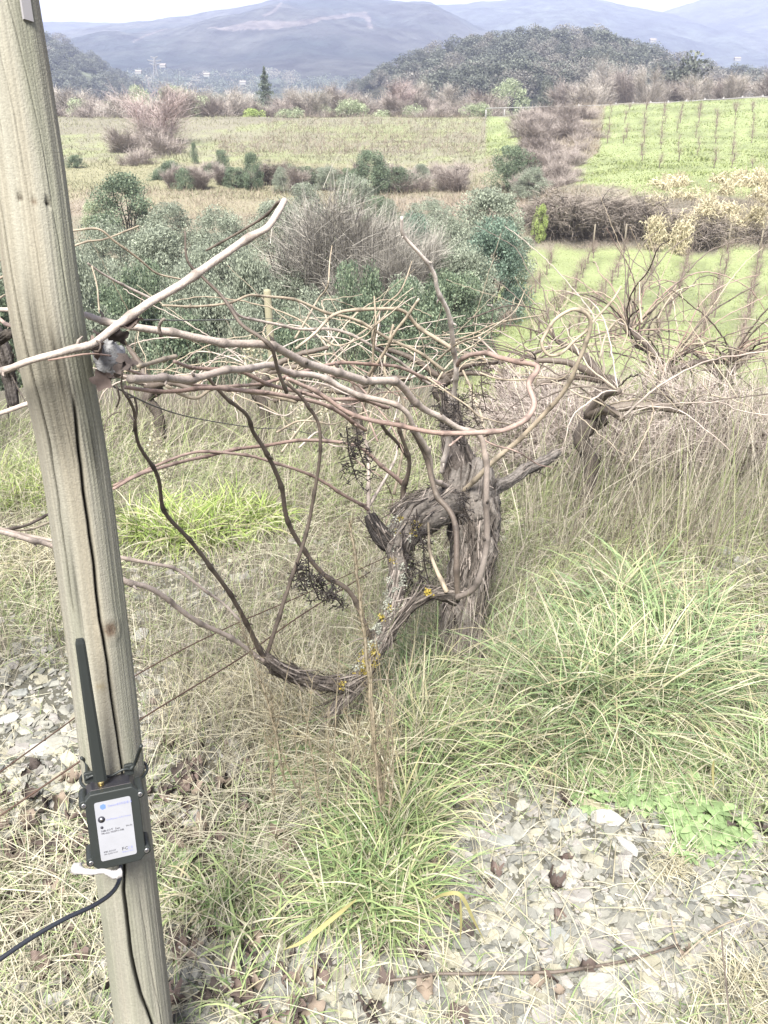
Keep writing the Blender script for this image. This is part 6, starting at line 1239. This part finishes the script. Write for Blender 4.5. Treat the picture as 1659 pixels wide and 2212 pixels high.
# ------------------------------------------------------------------ neighbouring vines down the row
def wild_vine(u, v, y, ht, nc, label, seed, spread=1.0, wdt=9, pals=(TAN, PAL, DRK), up=0.6):
    g = np.random.default_rng(seed); d_ = dirv(u, v); t = y/d_[1]; x = d_[0]*t; z = float(H(x, y)); r = thing('old_grapevine', label, 'grapevine', (x, y, z))
    def world_cane(name, pts, r0, r1, pal, sides=7, nd=0.08):
        s4 = spline(np.column_stack([pts, np.linspace(r0, r1, len(pts))]), step=0.02); s = s4[:, :3]; L_ = np.arange(len(s))*0.02; nb = np.exp(-(((L_ % nd)-nd/2)/0.009)**2); rr_ = s4[:, 3]*(1+0.35*nb)
        V, Q, T = tube_arr(s+g.normal(size=s.shape)*0.0015, rr_, sides); tt_ = fbm(L_*5+seed, 0*L_, 0, 2, 3)[:, None]; c = pal[1]*(1-tt_)+pal[0]*tt_; c = np.vstack([np.repeat(c, sides, 0), c[0], c[-1]]); return link(name, mesh_np(name, V-np.array([x, y, z]), Q, c, M_cane, True, T), r)
    tr = np.array([[x, y, z-0.05], [x+0.03, y, z+ht*0.5], [x-0.02, y, z+ht*0.8], [x+0.05, y, z+ht]])
    s4 = spline(np.column_stack([tr, [0.035, 0.028, 0.03, 0.036]]), step=0.015); n = len(s4); V, Q, T = tube_arr(s4[:, :3], s4[:, 3], 16, disp=1+0.35*(g.random((n, 16))-0.5)); link('trunk', mesh_np('trunk', V-np.array([x, y, z]), Q, np.tile(C(130, 120, 112, 1.3), (len(V), 1)), M_bark, True, T), r)
    heads = [np.array([x, y, z+ht])]
    for k in range(3):
        a = g.uniform(0, 2*PI); e = heads[0]+np.array([math.cos(a)*0.35*spread, math.sin(a)*0.2, g.uniform(-0.05, 0.2)]); world_cane('arm', np.array([heads[0], (heads[0]+e)/2+[0, 0, 0.03], e]), 0.02, 0.012, DRK, 10, 9); heads.append(e)
    for k in range(nc):
        h = heads[g.integers(0, len(heads))]; a = g.uniform(0, 2*PI); e = g.uniform(-0.1, 1.3)*up+0.2; pts = [h]; p = h.copy(); L_ = g.uniform(0.35, 1.0)*spread; st = L_/6; cur = g.uniform(0.05, 0.45)
        for q in range(6):
            p = p+np.array([math.cos(a)*math.cos(e), math.sin(a)*math.cos(e)*0.7, math.sin(e)])*st; e -= cur*g.uniform(0.3, 1.5); a += g.normal()*0.3
            p[2] = max(p[2], float(H(p[0], p[1]))+0.05); pts.append(p.copy())
        rr_ = wdt*0.27*y/F; world_cane('cane', np.array(pts), rr_*g.uniform(0.7, 1.1), rr_*0.4, pals[g.integers(0, len(pals))])
        if g.random() < 0.6:
            b = pts[3]; q2 = b+g.normal(size=3)*0.15+[0, 0, 0.1]; world_cane('cane', np.array([b, (b+q2)/2, q2]), rr_*0.5, rr_*0.25, TAN, 5)
    return r
wild_vine(1245, 1140, 3.1, 0.42, 16, 'second old vine behind the trunk at the right, hidden in dry grass', 41, 1.0, 8)
wild_vine(1420, 930, 4.6, 0.48, 66, 'dense pale vine tangle on the right above the tall dry grass', 42, 1.05, 7, (TAN, DRK, RED, DRK), 0.85)
wild_vine(1290, 960, 3.9, 0.45, 24, 'thin vine between the big loop and the right hand tangle', 43, 0.9, 6, (DRK, TAN, PAL), 0.9)
wild_vine(1540, 930, 5.2, 0.45, 26, 'vine at the far right whose thin canes reach over the field', 44, 1.2, 6, (TAN, DRK), 0.6)
wild_vine(560, 885, 4.8, 0.4, 20, 'tangled vine round the slim second post', 45, 1.15, 7, (PAL, TAN, TAN), 0.55)
wild_vine(760, 900, 4.2, 0.35, 16, 'tangled vine behind the arched canes in the middle', 46, 1.1, 7, (PAL, TAN, TAN), 0.55)
wild_vine(330, 885, 4.6, 0.35, 14, 'tangled vine just right of the post in the second row', 47, 1.1, 7, (TAN, PAL, TAN), 0.5)
wild_vine(950, 890, 5.0, 0.4, 14, 'vine behind the top of the old trunk', 48, 1.1, 7, (TAN, TAN, PAL), 0.6)
wild_vine(1080, 870, 6.2, 0.4, 10, 'small vine at the brow above the corner of the lower field', 49, 1.0, 6, (TAN, DRK), 0.6)
wild_vine(-60, 920, 4.4, 0.45, 14, 'vine half hidden behind the big post', 50, 1.0, 7, (TAN, DRK), 0.6)
gt = np.random.default_rng(808)
WDY = [bare_proto(270+i, 1300, C(150, 136, 126, 1.8), C(206, 194, 186, 2.1), width=0.0055, ntrunk=9, up=1.3, spread=1.4, droop=1.2) for i in range(3)]
for i in range(26):
    u = gt.uniform(1100, 1640); v = gt.uniform(905, 1060)
    p = hit(u, v); r_ = thing('dry_weed', 'twiggy brown dry weed standing in the tangle along the vine row', 'weed', p, 'dry weeds along the vine row')
    for m_ in WDY[i % 3]:
        if m_ is not None: link(m_.name.split('.')[0], m_, r_)
    k = gt.uniform(0.3, 0.62); r_.scale = (k*1.3, k*1.3, k*0.9); r_.rotation_euler.z = gt.uniform(0, 6)
extra = [([(1178, 700, 4.6), (1230, 650, 4.6), (1300, 615, 4.6), (1400, 610, 4.7)][:0] or [(1420, 690, 4.6), (1450, 640, 4.6), (1490, 618, 4.6), (1545, 612, 4.7)], 5, 'single arched shoot at the upper right over the vine rows'), ([(1480, 740, 4.8), (1530, 680, 4.8), (1590, 640, 4.9), (1640, 612, 4.9)], 5, 'thin dark shoot pointing up right over the vine rows'),
         ([(1478, 745, 4.7), (1530, 742, 4.7), (1560, 765, 4.8), (1580, 810, 4.8)], 6, 'pale shoot bending down at the far right'), ([(1010, 690, 3.2), (1080, 665, 3.3), (1120, 660, 3.4), (1180, 672, 3.5)], 4, 'thin curved shoot left of the big loop'),
         ([(1295, 780, 3.4), (1310, 720, 3.4), (1340, 690, 3.5), (1355, 720, 3.5), (1340, 760, 3.5)], 6, 'dark hooked shoot right of the big loop'), ([(1375, 740, 3.6), (1350, 680, 3.5), (1352, 600, 3.5), (1346, 540, 3.5)], 4, 'upright thin shoot at the upper right'), ([(1385, 700, 3.6), (1382, 640, 3.6), (1381, 610, 3.6)], 7, 'short stout shoot beside the upright thin one')]
for i, (pts, w, lb) in enumerate(extra):
    q = P(*pts[0]); A = cane_arr(pts, [w, w*0.6], 3000+i, *([TAN, DRK][i % 2])); tag(link('vine_shoot', A.mesh('vine_shoot', M_cane, True, q), None, q), lb, 'vine shoot')
# ------------------------------------------------------------------ dry stalks in front, twigs on the ground
def stalk(pts, w, label, seed, fuzz=160, col=C(176, 162, 134, 1.3)):
    q = P(*pts[0]); r = thing('dry_stalk', label, 'dry stalk', q); cane(r, pts, [w, w*0.6], seed, (col, col*0.7), 'stem', sides=7, node=0.04)
    s = spline([P(*p) for p in pts], step=0.01); m = fuzz; k = rng.integers(0, len(s), m); p = s[k]
    V, Q, c = blades(p, rng.uniform(0, 6.28, m), rng.uniform(0.3, 1.4, m), rng.uniform(0.008, 0.04, m), 0.0016, rng.uniform(-0.5, 1, m), tint(m, col*0.8, col*1.2, rng), S=2); part('bracts', r, V, Q, c, M_grass, False)
stalk([(830, 1730, 1.62), (808, 1600, 1.64), (795, 1440, 1.66), (778, 1300, 1.68), (765, 1190, 1.7), (755, 1130, 1.72)], 12, 'tallest dry brown stalk standing in front of the lichen covered arm', 1, 420)
stalk([(822, 1740, 1.58), (812, 1640, 1.6), (806, 1540, 1.6), (800, 1430, 1.62)], 8, 'second dry stalk pressed against the tallest one', 2, 120); stalk([(615, 1690, 1.6), (590, 1560, 1.62), (560, 1460, 1.64), (520, 1350, 1.66)], 7, 'slanting dry stalk below the dark arm end', 3, 200)
stalk([(840, 1760, 1.55), (850, 1650, 1.58), (838, 1500, 1.6), (842, 1420, 1.6)], 4, 'thin pale stalk right of the tallest one', 4, 60); stalk([(640, 1700, 1.6), (600, 1600, 1.62), (585, 1500, 1.63)], 5, 'short dry stalk beside the slanting one', 5, 120)
for i in range(16):
    u, v = rng.uniform(560, 860), rng.uniform(1640, 1760); d = 1.62; l = rng.uniform(120, 300); k = rng.normal()*40
    stalk([(u, v, d), (u+k*0.4, v-l*0.5, d+.02), (u+k, v-l, d+.04)], 3.5, 'thin dry grass stalk in the clump around the tallest stalk', 10+i, 40)
    bpy.data.objects[-1] if False else None
for o in list(COL.objects):
    if o.get('label') == 'thin dry grass stalk in the clump around the tallest stalk': o['group'] = 'thin stalks of the dry clump'
def twig(pts, w, label, seed, pal):
    q = P(*pts[0]); A = cane_arr(pts, w, seed, *pal); tag(link('fallen_twig', A.mesh('fallen_twig', M_cane, True, q), None, q), label, 'twig')
def gd(u, v, lift=0.012):
    p = hit(u, v); return (u, v, (p[1]*cp-(p[2]+lift-EYE)*sp_)*0.985)
twig([gd(836, 2120), gd(900, 2110), gd(950, 2103), gd(1020, 2105), gd(1090, 2102), gd(1160, 2100), gd(1224, 2098), gd(1310, 2083), gd(1400, 2062), gd(1464, 2041)], [8, 9, 9, 6], 'long dark fallen twig lying across the gravel at the bottom right', 71, DRK)
twig([gd(1464, 2041), gd(1455, 2010), gd(1448, 1975)], [5, 4], 'short pale twig end turning up at the tip of the long fallen twig', 72, TAN)
twig([(1578, 2225, 1.12), (1570, 2130, 1.15), (1562, 2060, 1.18), (1558, 2012, 1.2)], [5, 4], 'thin dark stem rising at the lower right edge', 73, DRK)
twig([gd(1470, 2070), gd(1540, 2010), gd(1610, 1980)], [5, 4], 'pale bent twig near the lower right edge', 74, TAN)
# broad yellowed blades
for i, (pts, w, lb) in enumerate([([(930, 1945, 1.3), (960, 1932, 1.27), (995, 1934, 1.26), (1022, 1985, 1.28), (1048, 2036, 1.31)], 9, 'yellow bent grass blade on the gravel'), ([(770, 1942, 1.25), (730, 1975, 1.22), (660, 2030, 1.2), (612, 2052, 1.2)], 10, 'yellow dry blade slanting through the big tuft'), ([(994, 1936, 1.27), (996, 1985, 1.29), (994, 2036, 1.32)], 6, 'green yellow blade hanging beside the bent yellow one'), ([(1541, 1700, 1.5), (1540, 1660, 1.49), (1543, 1640, 1.48)], 7, 'single upright yellow blade at the right')]):
    s = spline([P(*p) for p in pts], n=6); t = np.linspace(0, 1, len(s)); wv = (np.sin(PI*np.clip(t*0.9+0.08, 0, 1))*w/F*0.6)[:, None]; tg2 = np.gradient(s, axis=0); vd = s-np.array([0, 0, EYE]); sd2 = np.cross(tg2, vd); sd2 /= np.linalg.norm(sd2, axis=1)[:, None]
    lift = np.array([0, 0, 0.0012]); V = np.stack([s-sd2*wv, s+lift*-1, s+sd2*wv], 1).reshape(-1, 3); k = np.arange(len(s)-1)[:, None]*3; Q = np.vstack([k+[[0, 1, 4, 3]], k+[[1, 2, 5, 4]]])
    tag(link('grass_blade', mesh_np('grass_blade', V-s[0], Q, np.tile(C(224, 216, 150, 1.3), (len(V), 1)), M_grass, True), None, s[0]), lb, 'grass blade')
